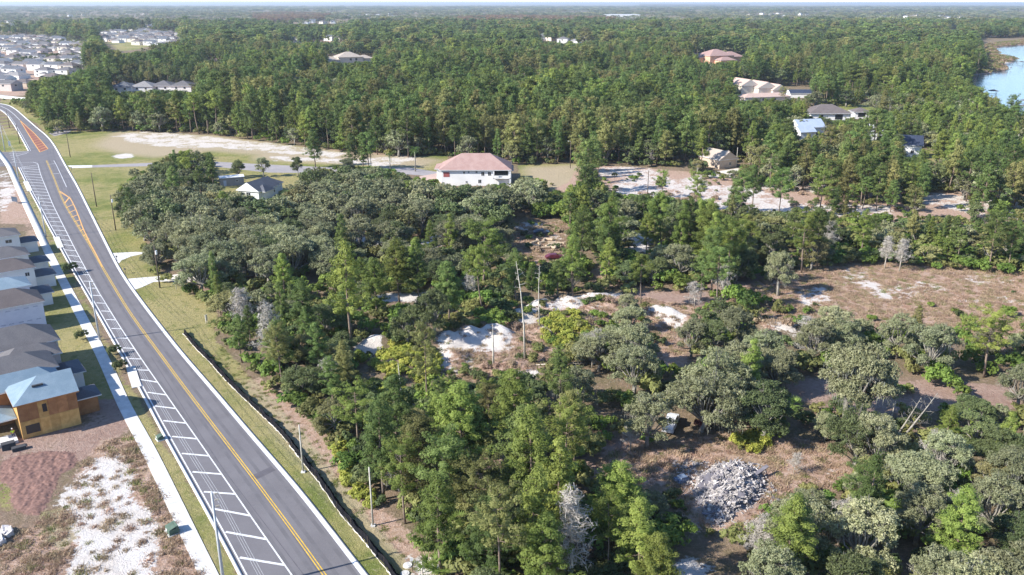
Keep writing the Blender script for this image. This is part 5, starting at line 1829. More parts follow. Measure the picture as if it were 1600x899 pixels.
# ------------------------------------------------------------------ where trees may stand
KEEPS = [  # photo outlines of things seen between the trees: (strictness, outline)
    (1.0, [(-200, 100), (0, 158), (18, 160), (45, 183), (85, 217), (190, 209), (330, 214), (460, 234), (520, 240), (520, 262), (480, 262), (450, 244), (385, 240), (340, 246), (330, 236), (270, 234), (215, 268), (182, 290), (180, 330), (203, 345), (222, 385), (215, 395), (205, 400), (232, 412), (234, 435), (245, 452), (290, 462), (330, 485), (343, 530), (400, 592), (460, 652), (520, 702), (545, 742), (590, 790), (620, 835), (655, 862), (690, 899), (700, 960), (-200, 960)]),
    (1.0, [(500, 240), (640, 247), (690, 246), (690, 280), (640, 272), (600, 258), (520, 258)]),
    (1.0, [(688, 246), (720, 240), (760, 232), (800, 240), (815, 252), (813, 272), (798, 284), (700, 286), (688, 276)], 285),
    (1.0, [(815, 258), (908, 256), (905, 284), (860, 300), (850, 285), (820, 268)]),
    (.93, [(930, 258), (1000, 258), (1040, 264), (1090, 274), (1115, 292), (1110, 312), (1045, 305), (1000, 304), (950, 298), (940, 285)]),
    (.72, [(1120, 292), (1250, 300), (1250, 330), (1120, 322)]),
    (.6, [(1250, 288), (1410, 300), (1410, 335), (1250, 328)]),
    (.9, [(1445, 303), (1500, 303), (1495, 335), (1445, 335)]),
    (.55, [(1500, 303), (1620, 310), (1620, 345), (1500, 335)]),
    (1.0, [(342, 270), (382, 268), (382, 292), (342, 294)], 290),
    (1.0, [(386, 290), (405, 268), (432, 270), (450, 284), (440, 296), (395, 312)], 305),
    (.9, [(805, 348), (868, 344), (880, 362), (884, 380), (872, 400), (840, 402), (822, 395), (818, 370)]),
    (.9, [(988, 360), (1022, 360), (1012, 398), (988, 398)]),
    (.8, [(910, 395), (936, 398), (938, 435), (925, 438)]),
    (.8, [(530, 362), (610, 366), (612, 376), (535, 374)]),
    (.8, [(585, 462), (675, 458), (670, 470), (590, 474)]),
    (1.0, [(672, 368), (690, 368), (690, 386), (672, 386)]),
    (.9, [(560, 548), (580, 530), (612, 528), (600, 548)]),
    (1.0, [(678, 542), (705, 520), (735, 526), (760, 514), (800, 526), (796, 545), (752, 556), (712, 560), (705, 578), (684, 570)]),
    (.85, [(600, 552), (680, 545), (690, 590), (640, 600), (590, 590)]),
    (.85, [(800, 500), (850, 474), (910, 462), (970, 455), (985, 462), (955, 490), (930, 510), (880, 530), (850, 560), (830, 580), (790, 575), (770, 590), (700, 590), (720, 560), (800, 550)]),
    (1.0, [(1010, 478), (1050, 476), (1085, 498), (1065, 517), (1015, 498)]),
    (.9, [(990, 458), (1110, 452), (1105, 475), (1000, 475)]),
    (.9, [(1190, 496), (1238, 502), (1240, 524), (1195, 518)]),
    (.9, [(1035, 530), (1070, 530), (1068, 570), (1035, 570)]),
    (.95, [(1150, 445), (1240, 430), (1290, 415), (1380, 413), (1460, 420), (1620, 430), (1620, 470), (1500, 480), (1460, 465), (1400, 500), (1330, 485), (1280, 470), (1240, 480), (1200, 460)]),
    (.35, [(1370, 480), (1620, 470), (1620, 550), (1560, 520), (1420, 510)]),
    (1.0, [(935, 712), (1040, 690), (1130, 682), (1180, 690), (1260, 690), (1335, 725), (1320, 752), (1250, 745), (1245, 770), (1190, 790), (1160, 825), (1085, 818), (1065, 775), (1050, 750), (960, 748), (925, 735)]),
    (.9, [(1232, 590), (1312, 592), (1308, 622), (1235, 625)]),
    (.75, [(1360, 595), (1420, 612), (1500, 605), (1600, 600), (1600, 632), (1460, 628), (1360, 640)]),
    (1.0, [(1030, 642), (1064, 642), (1064, 672), (1030, 672)]),
    (.8, [(1035, 865), (1105, 865), (1110, 899), (1035, 899)]),
    (1.0, [(1104, 236), (1130, 227), (1158, 236), (1158, 262), (1106, 266)], 262),
    (.85, [(1040, 240), (1085, 243), (1085, 250), (1040, 248)]),
    (1.0, [(1148, 132), (1190, 128), (1195, 114), (1240, 114), (1262, 126), (1262, 150), (1180, 158), (1160, 156), (1148, 146)], 160),
    (1.0, [(1262, 158), (1358, 162), (1358, 186), (1335, 184), (1300, 186), (1262, 178)], 188),
    (.85, [(1340, 162), (1400, 165), (1400, 172), (1355, 174)]),
    (1.0, [(1220, 176), (1300, 180), (1300, 205), (1250, 212)], 216),
    (1.0, [(1358, 205), (1376, 205), (1374, 216), (1358, 216)], 224),
    (1.0, [(1404, 208), (1440, 216), (1438, 244), (1412, 242)], 246),
    (.85, [(1448, 235), (1466, 240), (1462, 256), (1450, 252)]),
    (1.0, [(1088, 74), (1130, 68), (1160, 76), (1160, 96), (1095, 98), (1088, 88)], 100),
    (1.0, [(512, 90), (550, 80), (585, 86), (580, 96), (540, 99), (512, 98)], 99),
    (1.0, [(172, 122), (230, 118), (306, 122), (308, 142), (175, 144)], 145),
    (.9, [(148, 56), (200, 56), (282, 54), (284, 66), (236, 70), (235, 80), (188, 84), (165, 74)]),
    (.05, [(-100, 66), (60, 56), (130, 66), (145, 92), (130, 112), (90, 120), (48, 130), (45, 158), (-100, 158)]),
    (1.0, [(-100, 66), (60, 58), (125, 64), (142, 92), (128, 112), (88, 119), (46, 129), (40, 152), (-100, 156)], 113),
    (.25, [(-60, 34), (0, 20), (220, 17), (225, 24), (90, 32), (50, 50), (-60, 56)]),
    (.3, [(150, 34), (240, 37), (235, 48), (150, 48)]),
    (.8, [(950, 15), (1030, 15), (1030, 24), (950, 24)], 26),
    (1.0, [(1516, 116), (1545, 110), (1568, 104), (1590, 92), (1556, 84), (1553, 72), (1640, 69), (1800, 60), (1800, 230), (1640, 195), (1585, 168), (1562, 162), (1545, 150), (1530, 140), (1518, 126)]),
    (.92, [(1528, 60), (1620, 58), (1620, 72), (1556, 76), (1575, 90), (1575, 100), (1560, 108), (1540, 112), (1545, 95)]),
    (.5, [(1020, 50), (1065, 52), (1065, 56), (1020, 54)]),
    (.5, [(840, 56), (935, 58), (935, 64), (840, 66)]),
    (.6, [(455, 60), (545, 58), (545, 66), (455, 68)]),
    (.6, [(425, 32), (545, 32), (545, 38), (425, 39)]),
    (.5, [(985, 140), (1035, 142), (1035, 146), (985, 145)]), (.4, [(1300, 134), (1440, 136), (1440, 142), (1300, 140)]),
]
for cpoly, cc_ in zip(CLP, CLEARINGS):
    KEEPS.append((.75, cpoly, -999))
for x_, y_ in FAR_SPECKS:
    KEEPS.append((.9, [(x_ - 8, y_ - 3), (x_ + 8, y_ - 3), (x_ + 8, y_ + 2), (x_ - 8, y_ + 2)], y_ + 3))
OFFX, OFFY = 300, 100
KM = np.zeros((1100, 2200), np.float32)
FY = np.full((1100, 2200), -999, np.float32)
gy__, gx__ = np.mgrid[0:1100, 0:2200]
gx__, gy__ = gx__ - OFFX, gy__ - OFFY
for kp in KEEPS:
    sgn, p = kp[0], kp[1]
    fy = kp[2] if len(kp) > 2 else -999
    xs_, ys_ = [q[0] for q in p], [q[1] for q in p]
    x0, x1 = max(0, int(min(xs_)) + OFFX), min(2199, int(max(xs_)) + OFFX + 2)
    y0, y1 = max(0, int(min(ys_)) + OFFY), min(1099, int(max(ys_)) + OFFY + 2)
    sub = inpoly(gx__[y0:y1, x0:x1], gy__[y0:y1, x0:x1], p)
    KM[y0:y1, x0:x1] = np.maximum(KM[y0:y1, x0:x1], sub * sgn)
    FY[y0:y1, x0:x1] = np.where(sub, fy, FY[y0:y1, x0:x1])


def keepval(X, Y, Z):
    px_, py_ = PROJ(X, Y, Z)
    fx_, fy_ = PROJ(X, Y, np.zeros_like(np.asarray(X, float)))
    i = np.clip((px_ + OFFX).astype(int), 0, 2199)
    j = np.clip((py_ + OFFY).astype(int), 0, 1099)
    return np.where(fy_ > FY[j, i], KM[j, i], 0)


def blocked(X, Y, h, cr, cb):
    """strictest outline this crown would cover"""
    v = keepval(X, Y, h * .97)
    for zf, rf in ((.85, .55), (.7, .85), ((1 + cb) / 2, .9), (cb + .05, .6)):
        for sx in (-1, 0, 1):
            v = np.maximum(v, keepval(X + sx * cr * rf, Y, h * zf))
    base = keepval(X, Y, 0 * h)
    return v, base


# species mix by photo position of the foot: pine, oak, shrub density; colour weights
ZONES = [  # (outline, pine p, oak p, shrub p, pine colours (bright, mid, olive), oak colours (grey, dark, olive), pine h, oak h)
    ([(-600, -50), (2400, -50), (2400, 2000), (-600, 2000)], .40, .38, .5, (.25, .6, .15), (.35, .4, .25), (12, 17), (8, 11)),
    ([(-200, 40), (1700, 30), (1700, 245), (1300, 260), (700, 255), (200, 215), (-200, 180)], .78, .45, .30, (.16, .64, .20), (.45, .35, .2), (9, 22), (7, 14)),
    ([(-100, 50), (60, 54), (130, 64), (150, 78), (150, 94), (132, 112), (90, 120), (48, 130), (42, 150), (-100, 156)], .0, .5, .1, (.2, .6, .2), (.3, .6, .1), (6, 8), (5, 7)),
    ([(150, 50), (285, 48), (290, 66), (236, 72), (165, 74)], .0, .5, .1, (.2, .6, .2), (.3, .6, .1), (6, 8), (5.5, 8)),
    ([(-100, 30), (0, 18), (220, 15), (230, 24), (90, 34), (50, 50), (-100, 56)], .15, .6, .1, (.2, .6, .2), (.5, .4, .1), (8, 12), (6, 9)),
    ([(930, 110), (1180, 115), (1180, 160), (930, 160)], .35, .8, .3, (.2, .6, .2), (.4, .5, .1), (14, 18), (9, 12)),
    ([(1180, 160), (1600, 165), (1600, 250), (1420, 250), (1330, 230), (1180, 260)], .45, .6, .4, (.3, .5, .2), (.4, .3, .3), (12, 17), (9, 12)),
    ([(190, 270), (330, 300), (480, 300), (560, 270), (700, 290), (830, 290), (870, 345), (800, 400), (690, 420), (560, 440), (470, 470), (300, 465), (220, 430), (200, 350)], .05, .97, .25, (.3, .5, .2), (.66, .26, .08), (11, 14), (8.5, 11.5)),
    ([(320, 440), (470, 460), (560, 430), (700, 400), (820, 400), (900, 440), (820, 470), (700, 500), (560, 560), (430, 600), (340, 530)], .16, .42, .75, (.4, .45, .15), (.4, .42, .18), (8, 13), (4.5, 8)),
    ([(820, 290), (1000, 310), (1250, 335), (1250, 380), (1150, 440), (1000, 450), (880, 440), (850, 380)], .3, .4, .8, (.4, .5, .1), (.5, .4, .1), (11, 17), (7.5, 10)),
    ([(1230, 330), (1700, 340), (1700, 430), (1400, 425), (1250, 410)], .36, .4, .9, (.35, .4, .25), (.5, .3, .2), (8, 13), (5.5, 9)),
    ([(340, 540), (520, 560), (700, 590), (700, 660), (560, 740), (460, 650), (390, 590)], .3, .35, .9, (.3, .5, .2), (.2, .5, .3), (8, 12), (5, 8)),
    ([(520, 640), (800, 600), (960, 640), (960, 1000), (700, 1000), (560, 760)], .42, .25, .8, (.42, .33, .25), (.3, .4, .3), (10, 16), (5, 8)),
    ([(840, 570), (930, 520), (1090, 510), (1250, 540), (1230, 680), (1100, 690), (930, 700), (860, 650)], .08, .75, .4, (.3, .5, .2), (.70, .22, .08), (10, 13), (8, 11)),
    ([(1220, 480), (1340, 500), (1620, 540), (1620, 650), (1220, 650)], .1, .62, .3, (.5, .3, .2), (.8, .1, .1), (9, 13), (7.5, 11)),
    ([(1180, 740), (1260, 760), (1340, 700), (1420, 640), (1800, 640), (1800, 1100), (1100, 1100), (1120, 840)], .1, .85, .55, (.6, .3, .1), (.62, .2, .18), (10, 14), (7.5, 10)),
    ([(900, 760), (1060, 760), (1120, 860), (1100, 1000), (900, 1000)], .4, .4, .8, (.5, .35, .15), (.3, .5, .2), (10, 14), (6, 9)),
]
ZM = np.zeros((1100, 2200), np.uint8)
for k, zn in enumerate(ZONES):
    p = zn[0]
    xs_, ys_ = [q[0] for q in p], [q[1] for q in p]
    x0, x1 = max(0, int(min(xs_)) + OFFX), min(2199, int(max(xs_)) + OFFX + 2)
    y0, y1 = max(0, int(min(ys_)) + OFFY), min(1099, int(max(ys_)) + OFFY + 2)
    sub = inpoly(gx__[y0:y1, x0:x1], gy__[y0:y1, x0:x1], p)
    ZM[y0:y1, x0:x1][sub] = k


def zone_of(X, Y):
    px_, py_ = PROJ(X, Y, np.zeros_like(X))
    return ZM[np.clip((py_ + OFFY).astype(int), 0, 1099), np.clip((px_ + OFFX).astype(int), 0, 2199)]


def jitter_grid(y0, y1, s_, jit=.42):
    P = []
    half = math.tan(R(31.6))
    ys_ = np.arange(y0, y1, s_)
    for k, y in enumerate(ys_):
        w_ = y * half * 1.03 + 16
        x = np.arange(-w_, w_, s_) + (s_ / 2 if k % 2 else 0)
        P.append(np.stack([x, np.full(len(x), y)], 1))
    P = np.concatenate(P)
    return P + rng.uniform(-jit, jit, P.shape) * s_


CLEAR = [wpoly(p) for p in [
    [(-300, 152), (0, 158), (18, 160), (45, 181), (80, 211), (110, 209), (190, 205), (335, 212), (520, 236), (640, 247), (700, 243), (700, 282), (640, 274), (545, 262), (480, 262), (480, 300), (340, 300), (335, 250), (270, 240), (180, 290), (180, 330), (203, 350), (222, 390), (232, 435), (290, 462), (330, 485), (343, 530), (400, 595), (460, 655), (520, 705), (560, 760), (600, 805), (640, 850), (690, 905), (760, 1010), (-600, 1010)],
    [(684, 276), (692, 252), (760, 250), (830, 262), (900, 256), (908, 280), (800, 300), (700, 296)],
    [(330, 262), (470, 270), (480, 300), (450, 318), (390, 322), (338, 300)],
    [(935, 260), (1060, 262), (1110, 285), (1250, 305), (1250, 328), (1120, 322), (1000, 305), (945, 298)],
    [(1258, 192), (1360, 192), (1360, 168), (1262, 168)], [(1095, 272), (1170, 272), (1170, 250), (1100, 250)], [(1140, 166), (1270, 164), (1270, 136), (1140, 136)],
    [(1240, 226), (1310, 222), (1310, 206), (1245, 206)], [(1350, 230), (1382, 230), (1380, 218), (1352, 218)], [(1400, 252), (1450, 252), (1450, 232), (1400, 232)],
    [(166, 148), (310, 148), (310, 135), (166, 135)], [(1078, 108), (1172, 106), (1172, 86), (1078, 88)], [(500, 106), (600, 104), (600, 88), (500, 90)],
    [(1076, 776), (1090, 742), (1160, 724), (1255, 748), (1240, 780), (1160, 828), (1090, 812)],
    LAKE, *CLP, [(782, 346), (885, 341), (897, 405), (862, 414), (790, 408)],
]] 
HCEN = np.array([(o.location.x, o.location.y, 7.8) for o, *_ in HOUSE_PTS] + [(a, b, 13) for a, b in FP])


def clear_ground(P):
    ok = np.ones(len(P), bool)
    for c in CLEAR:
        ok &= ~inpoly(P[:, 0], P[:, 1], c)
    for hx, hy, hr in HCEN:
        m = np.abs(P[:, 1] - hy) < hr
        if m.any():
            ok[m] &= np.hypot(P[m, 0] - hx, P[m, 1] - hy) > hr
    return ok


TREES = []   # dicts of arrays, one record per plant: kind, x, y, h, rot, colour


def patchn(x, y):
    a = np.sin(x * .021 + 1.7 * np.sin(y * .013 + .5)) + np.sin(y * .017 + 1.9 * np.sin(x * .011 + 2.0)) + .7 * np.sin((x + y) * .043 + 1.5 * np.sin((x - y) * .029)) + .5 * np.sin(x * .09 + 2 * np.sin(y * .07))
    return np.clip(a / 2.2, -1, 1)


def seed_layer(kind, y0, y1, step, far=False):
    P = jitter_grid(y0, y1, step)
    P = P[clear_ground(P)]
    z = zone_of(P[:, 0], P[:, 1])
    ki = {'pine': 1, 'oak': 2, 'shrub': 3}[kind]
    pr = np.array([zn[ki] for zn in ZONES])[z]
    pn = patchn(P[:, 0], P[:, 1])
    if y1 > 430 and kind != 'shrub':
        pr = np.clip(pr * (1 + .55 * pn), 0, 1) if kind == 'pine' else np.clip(pr * (1 - 1.1 * pn), 0, 1)
    m = rng.random(len(P)) < pr
    P, z = P[m], z[m]
    n = len(P)
    if kind == 'pine':
        lo = np.array([zn[6][0] for zn in ZONES])[z]; hi = np.array([zn[6][1] for zn in ZONES])[z]
        h = lo + (hi - lo) * rng.beta(1.6, 1.6, n); cr = h * .17; cb = .38
        cw = np.array([zn[4] for zn in ZONES])[z]
    elif kind == 'oak':
        lo = np.array([zn[7][0] for zn in ZONES])[z]; hi = np.array([zn[7][1] for zn in ZONES])[z]
        h = lo + (hi - lo) * rng.beta(1.6, 1.6, n); cr = h * .47; cb = .3
        cw = np.array([zn[5] for zn in ZONES])[z]
    else:
        h = rng.uniform(1.3, 4.2, n); cr = h * .6; cb = .1
        cw = np.tile([.4, .35, .25], (n, 1))
    u = rng.random(n)
    h = h * (1 + (.28 if y1 > 430 else .16) * patchn(P[:, 0] * 1.7 + 90, P[:, 1] * 1.7)); cr = cr * (1 + .1 * rng.normal(0, 1, n))
    # neighbours tend to share a colour
    patch = .16 * patchn(P[:, 0] + 300, P[:, 1] - 200) + (np.sin(P[:, 0] * .045 + 1.3) * np.cos(P[:, 1] * .038) + np.sin((P[:, 0] + P[:, 1]) * .021)) * .12
    u = np.clip(u + patch, 0, .999)
    col = (u[:, None] > np.cumsum(cw, 1)).sum(1).clip(0, 2)
    for attempt in range(3):
        v, base = blocked(P[:, 0], P[:, 1], h, cr, cb)
        v = np.where(v >= .8, .985, v)
        bad = (rng.random(n) < v) & (v > 0)
        if attempt < 2 and kind != 'shrub':
            sh = bad
            h = np.where(sh, h * .72, h); cr = np.where(sh, cr * .72, cr)
        elif attempt < 2:
            h = np.where(bad, h * .6, h); cr = np.where(bad, cr * .6, cr)
    keep = ~bad
    minh = {'pine': 6, 'oak': 4.2, 'shrub': .7}[kind]
    keep &= (h > minh)
    keep &= ~((base > .69) & (kind != 'shrub'))
    P, h, col = P[keep], h[keep], col[keep]
    return P, h, col


PROTO = {}
PINE_M = ['pine_bright', 'pine_mid', 'pine_olive']
OAK_M = ['oak_grey', 'oak_dark', 'oak_olive']
SHR_M = ['shrub_green', 'shrub_olive', 'shrub_dark']
NV = 5
for c in range(3):
    for v in range(NV):
        sh = ('cone', 'round', 'cone', 'round', 'cone')[v]
        for lod in (0, 1, 2):
            PROTO['pine', c, v, lod] = pine_parts(10 + c * 7 + v, cb=(.34, .46, .26, .58, .2)[v], Rm=(3.2, 3.8, 4.1, 3.4, 2.6)[v], lod=lod, mat=PINE_M[c], shape=sh, dens=(1.0, .85, 1.15, .7, 1.2)[v], sparse=(.9, .85, 1.0, .75, .95)[v])
            PROTO['oak', c, v, lod] = oak_parts(50 + c * 7 + v, Rm=(5.2, 4.6, 5.6, 4.2, 6.2)[v], lod=lod, mat=OAK_M[c], moss=(v == 1 or c == 0), tallness=(0, .8, .2, .5, .1)[v], dens=(.9, .62, .8, .42, .58)[v])
        if v > 2:
            continue
        PROTO['shrub', c, v, 0] = (None, shrub_mesh(90 + c * 7 + v, SHR_M[c]))
        PROTO['shrub', c, v, 1] = (None, shrub_mesh(90 + c * 7 + v, SHR_M[c], per=12, ncl=30, size=.4))
BASEH = {'pine': 18.0, 'oak': 10.5, 'shrub': 2.4}

CW_P = ['bright yellow green', 'mid green', 'olive brown']
CW_O = ['grey green', 'dark green', 'olive']
CW_S = ['fresh green', 'olive', 'dark green']

# ------------------------------------------------------------------ hero trees, placed one by one: foot in the photo, height, look
IND = []   # individuals: (root, kindword, colourword, px, py, x, y)


def place(kind, c, v, x, y, h, rot, lod=0, label=None, rx=0., ry=0., sxy=1.0):
    tk, cr = PROTO[kind, c, v, lod]
    s_ = h / BASEH[kind]
    z = float(ground_z(x, y))
    if kind == 'shrub':
        o = obj('shrub', cr, loc=(x, y, z), rot=(0, 0, rot), scale=(s_ * sxy, s_ * sxy, s_))
        o['category'] = 'shrub'
    else:
        o = obj({'pine': 'pine_tree', 'oak': 'oak_tree'}[kind], None, loc=(x, y, z), rot=(rx, ry, rot), scale=(s_ * sxy, s_ * sxy, s_))
        o['category'] = 'tree'
        obj('trunk', tk, o)
        obj('crown', cr, o)
    if label:
        o['label'] = label
    return o


def hero(kind, c, v, px_, py_, h, sxy=1.0, label=None):
    g = G(px_, py_)
    o = place(kind, c, v, g.x, g.y, h, rng.uniform(0, 6.28), 0, label, sxy=sxy)
    w_ = {'pine': CW_P, 'oak': CW_O, 'shrub': CW_S}[kind][c]
    HEROXY.append((g.x, g.y, (h * .12 if kind == 'pine' else h * .4) * sxy))
    IND.append([o, kind, w_, px_, py_, g.x, g.y, h])
    return o


HEROXY = []
HEROES = [
    # pines: colour, shape, foot, height, width factor
    ('pine', 0, 0, 550, 545, 20, 1.0), ('pine', 0, 2, 625, 480, 15, 1.2), ('pine', 1, 0, 655, 478, 13, 1.1), ('pine', 0, 1, 755, 450, 15, 1.5), ('pine', 0, 0, 895, 470, 14, 1.1), ('pine', 0, 2, 590, 500, 13, 1.1),
    ('pine', 0, 0, 950, 445, 11, 1.1), ('pine', 1, 0, 870, 470, 9, 1.3), ('pine', 0, 2, 1010, 400, 11, 1.1), ('pine', 0, 2, 1105, 420, 16, 1.3), ('pine', 1, 2, 1075, 400, 15, 1.2), ('pine', 0, 1, 1085, 330, 12, 1.3),
    ('pine', 0, 1, 1035, 310, 9, 1.2), ('pine', 1, 1, 1155, 345, 14, 1.2), ('pine', 1, 1, 1175, 335, 14, 1.1), ('pine', 1, 1, 1215, 345, 15, 1.1), ('pine', 0, 1, 1280, 335, 13, 1.2), ('pine', 0, 0, 1345, 400, 12, 1.1),
    ('pine', 1, 1, 1545, 425, 14, 1.1), ('pine', 1, 1, 1575, 425, 12, 1.0), ('pine', 0, 0, 825, 850, 18, 1.0), ('pine', 0, 2, 720, 760, 15, 1.25), ('pine', 0, 2, 800, 720, 14, 1.2), ('pine', 1, 0, 600, 780, 14, 1.1),
    ('pine', 2, 2, 650, 790, 13, 1.3), ('pine', 1, 2, 620, 720, 13, 1.2), ('pine', 0, 2, 960, 850, 11, 1.5), ('pine', 0, 0, 990, 930, 12, 1.3), ('pine', 0, 1, 885, 780, 13, 1.1), ('pine', 0, 2, 1020, 960, 10, 1.2),
    ('pine', 0, 2, 1490, 895, 11, 1.1), ('pine', 0, 1, 1537, 590, 12, 1.4), ('pine', 0, 0, 675, 420, 12, 1.0), ('pine', 1, 2, 440, 585, 10, 1.3), ('pine', 1, 0, 480, 540, 13, 1.2), ('pine', 2, 1, 668, 640, 13.5, .8),
    ('pine', 0, 1, 560, 700, 10, 1.3), ('pine', 1, 0, 520, 640, 9, 1.3), ('pine', 0, 0, 690, 900, 13, 1.2), ('pine', 2, 1, 745, 860, 12, 1.2), ('pine', 1, 2, 770, 920, 12, 1.2), ('pine', 0, 2, 850, 960, 12, 1.2),
    ('pine', 0, 0, 205, 240 + 0, .1, 1) if False else ('pine', 1, 1, 1095, 470, 10, 1.1), ('pine', 1, 1, 1577, 205, 17, 1.0),
    # oaks
    ('oak', 1, 0, 265, 292, 10, .9), ('oak', 1, 2, 296, 306, 8.5, .9), ('oak', 2, 0, 290, 322, 8, 1.1), ('oak', 0, 1, 212, 350, 8.5, .9), ('oak', 1, 1, 196, 345, 7.5, .8), ('oak', 1, 0, 373, 278, 7, 1.0),
    ('oak', 0, 2, 412, 277, 8, .95), ('oak', 1, 1, 466, 277, 8, .7), ('oak', 0, 0, 543, 276, 8, .85), ('oak', 0, 2, 340, 330, 9, 1.0), ('oak', 0, 0, 380, 380, 10.5, 1.0), ('oak', 0, 2, 300, 440, 9, 1.0), ('oak', 0, 0, 270, 400, 9, .9),
    ('oak', 0, 2, 420, 450, 10, 1.1), ('oak', 0, 0, 490, 380, 10, 1.1), ('oak', 0, 2, 560, 365, 11, 1.1), ('oak', 0, 0, 620, 350, 10, 1.0), ('oak', 0, 2, 660, 370, 11, 1.1), ('oak', 1, 0, 720, 345, 9.5, 1.0), ('oak', 0, 2, 760, 340, 9.5, 1.1),
    ('oak', 0, 0, 700, 330, 9, 1.0), ('oak', 0, 2, 940, 400, 9, 1.2), ('oak', 0, 0, 1060, 440, 9.5, 1.2), ('oak', 0, 2, 980, 500, 6, 1.0), ('oak', 0, 0, 935, 580, 8, 1.2), ('oak', 0, 2, 990, 620, 9.5, 1.2), ('oak', 0, 0, 900, 650, 8.5, 1.1),
    ('oak', 0, 2, 1010, 700, 9, 1.1), ('oak', 1, 0, 1110, 560, 8, 1.1), ('oak', 0, 2, 1150, 620, 10, 1.15), ('oak', 1, 2, 1190, 690, 10, 1.2), ('oak', 0, 1, 1320, 660, 14, .85), ('oak', 0, 1, 1345, 668, 14.5, .9), ('oak', 0, 2, 1270, 570, 9, 1.0),
    ('oak', 0, 0, 1450, 590, 10.5, 1.15), ('oak', 0, 2, 1400, 560, 9, 1.0), ('oak', 0, 1, 1215, 462, 11, .8), ('oak', 0, 0, 1590, 640, 8, 1.1), ('oak', 0, 2, 1340, 900, 10, 1.1), ('oak', 0, 0, 1240, 880, 9, 1.1), ('oak', 0, 2, 1430, 850, 8.5, 1.0),
    ('oak', 0, 0, 1470, 760, 8.5, 1.05), ('oak', 0, 2, 1200, 960, 9, 1.0), ('oak', 1, 0, 1580, 880, 7, 1.1), ('oak', 2, 1, 1360, 770, 5.5, 1.2), ('oak', 0, 1, 1288, 690, 5, 1.0), ('oak', 1, 2, 1520, 710, 7, 1.3), ('oak', 0, 0, 1500, 260, 10, 1.2), ('oak', 0, 2, 1080, 560, 8, 1.0),
]
for k_, c_, v_, x_, y_, h_, w_ in HEROES:
    if k_ == 'oak' and v_ in (0, 2) and (int(x_) * 7 + int(y_)) % 5 < 2:
        v_ = 3 + (int(x_) % 2)
    hero(k_, c_, v_, x_, y_, h_, w_)

# dead and unusual trees with hand-written labels
DP = {'leaner': dead_parts(8, 9, 2.0, 12, False, mat='bark_oak', lowest=.4), 'bare': dead_parts(1, 12, 2.8, 40), 'grey': dead_parts(2, 10, 3.2, 46, lowest=.35), 'snag': dead_parts(3, 18, 1.6, 9, False, lowest=.72), 'stub': dead_parts(4, 8, .5, 4, False, lowest=.7), 'wide': dead_parts(5, 9, 4.2, 40, lowest=.25)}


def dead(kind, px_, py_, h, label, rx=0., ry=0., base={'leaner': 9, 'bare': 12, 'grey': 10, 'snag': 18, 'stub': 8, 'wide': 9}):
    g = G(px_, py_)
    s_ = h / base[kind]
    o = obj('dead_tree', None, loc=(g.x, g.y, float(ground_z(g.x, g.y))), rot=(rx, ry, rng.uniform(0, 6)) if not (rx or ry) else (rx, ry, 0), scale=(s_,) * 3, label=label, category='dead tree')
    obj('trunk', DP[kind][0], o)
    if DP[kind][1]:
        obj('crown', DP[kind][1], o)
    HEROXY.append((g.x, g.y, 1.5))


dead('snag', 820, 566, 18.5, 'tallest bare pale snag with broken limbs beside the sand mounds')
dead('snag', 843, 522, 13, 'thin leaning pale snag right behind the tallest one', 0, -.07)
dead('stub', 771, 577, 8.2, 'short bare pale trunk left of the tall snag')
dead('stub', 628, 642, 7.2, 'broken pale trunk standing over the yellow vines')
dead('bare', 427, 575, 12.5, 'leafless grey tree with fine twigs beside the grassy verge')
dead('bare', 893, 925, 13, 'big leafless silver tree at the bottom centre of the photo')
dead('grey', 1292, 400, 9, 'bare grey mossy tree at the back edge of the dry field')
dead('grey', 1382, 420, 8, 'pale bare tree right of the grey mossy one by the dry field')
dead('grey', 560, 222, 13, 'bare grey tree at the front edge of the pine forest')
dead('leaner', 1395, 690, 8, 'leaning dead trunk in the right hand wood, steeper of two', 0, .45)
dead('leaner', 1402, 694, 9.5, 'leaning dead trunk in the right hand wood, flatter of two', -.1, .62)
dead('stub', 1388, 672, 5, 'short pale broken stem behind the leaning trunks', 0, .1)
dead('snag', 835, 575, 9, 'fallen pale log lying towards the grey oaks', 0, 1.45)
dead('wide', 795, 830, 5, 'tangled bare bush among the pines near the bottom')
dead('wide', 1240, 740, 3.2, 'bare twisted branches beside the rubble clearing')
dead('wide', 985, 705, 4, 'bare grey branches reaching over the brown clearing')
dead('wide', 1580, 860, 5, 'bare brown twiggy bush by the right edge near the bottom')
for x_, y_, h_, d_ in ((1490, 190, 12, 'left of the three'), (1512, 192, 12, 'middle of the three'), (1530, 198, 10, 'right of the three')):
    dead('wide', x_, y_, h_, 'mauve leafless tree massed by the lake shore, ' + d_)

for x_, y_, h_, kd, d_ in ((1085, 482, 6, 'wide', 'beside the white sand face'), (925, 575, 7, 'wide', 'among the grey oaks right of the tall snag'), (1452, 752, 7, 'wide', 'rising from the lower right oaks'), (1262, 560, 8, 'wide', 'left of the tall mossy oaks'),
                           (735, 470, 7, 'grey', 'in the dark scrub above the mounds'), (630, 770, 6, 'wide', 'in the roadside pines near the bottom'), (1500, 835, 6, 'wide', 'behind the bright lime pine'), (1310, 850, 6, 'wide', 'in the oak crowns right of the rubble'), (1128, 470, 8, 'grey', 'at the left tip of the dry field'),
                           (1405, 425, 8, 'grey', 'third from the left along the dry field edge'), (520, 610, 6, 'wide', 'in the shrub edge left of the vines'), (1180, 880, 6, 'wide', 'just below the rubble pile'), (380, 520, 9, 'grey', 'at the oak edge near the white sign')):
    dead(kd, x_, y_, h_, 'leafless grey branching tree ' + d_)

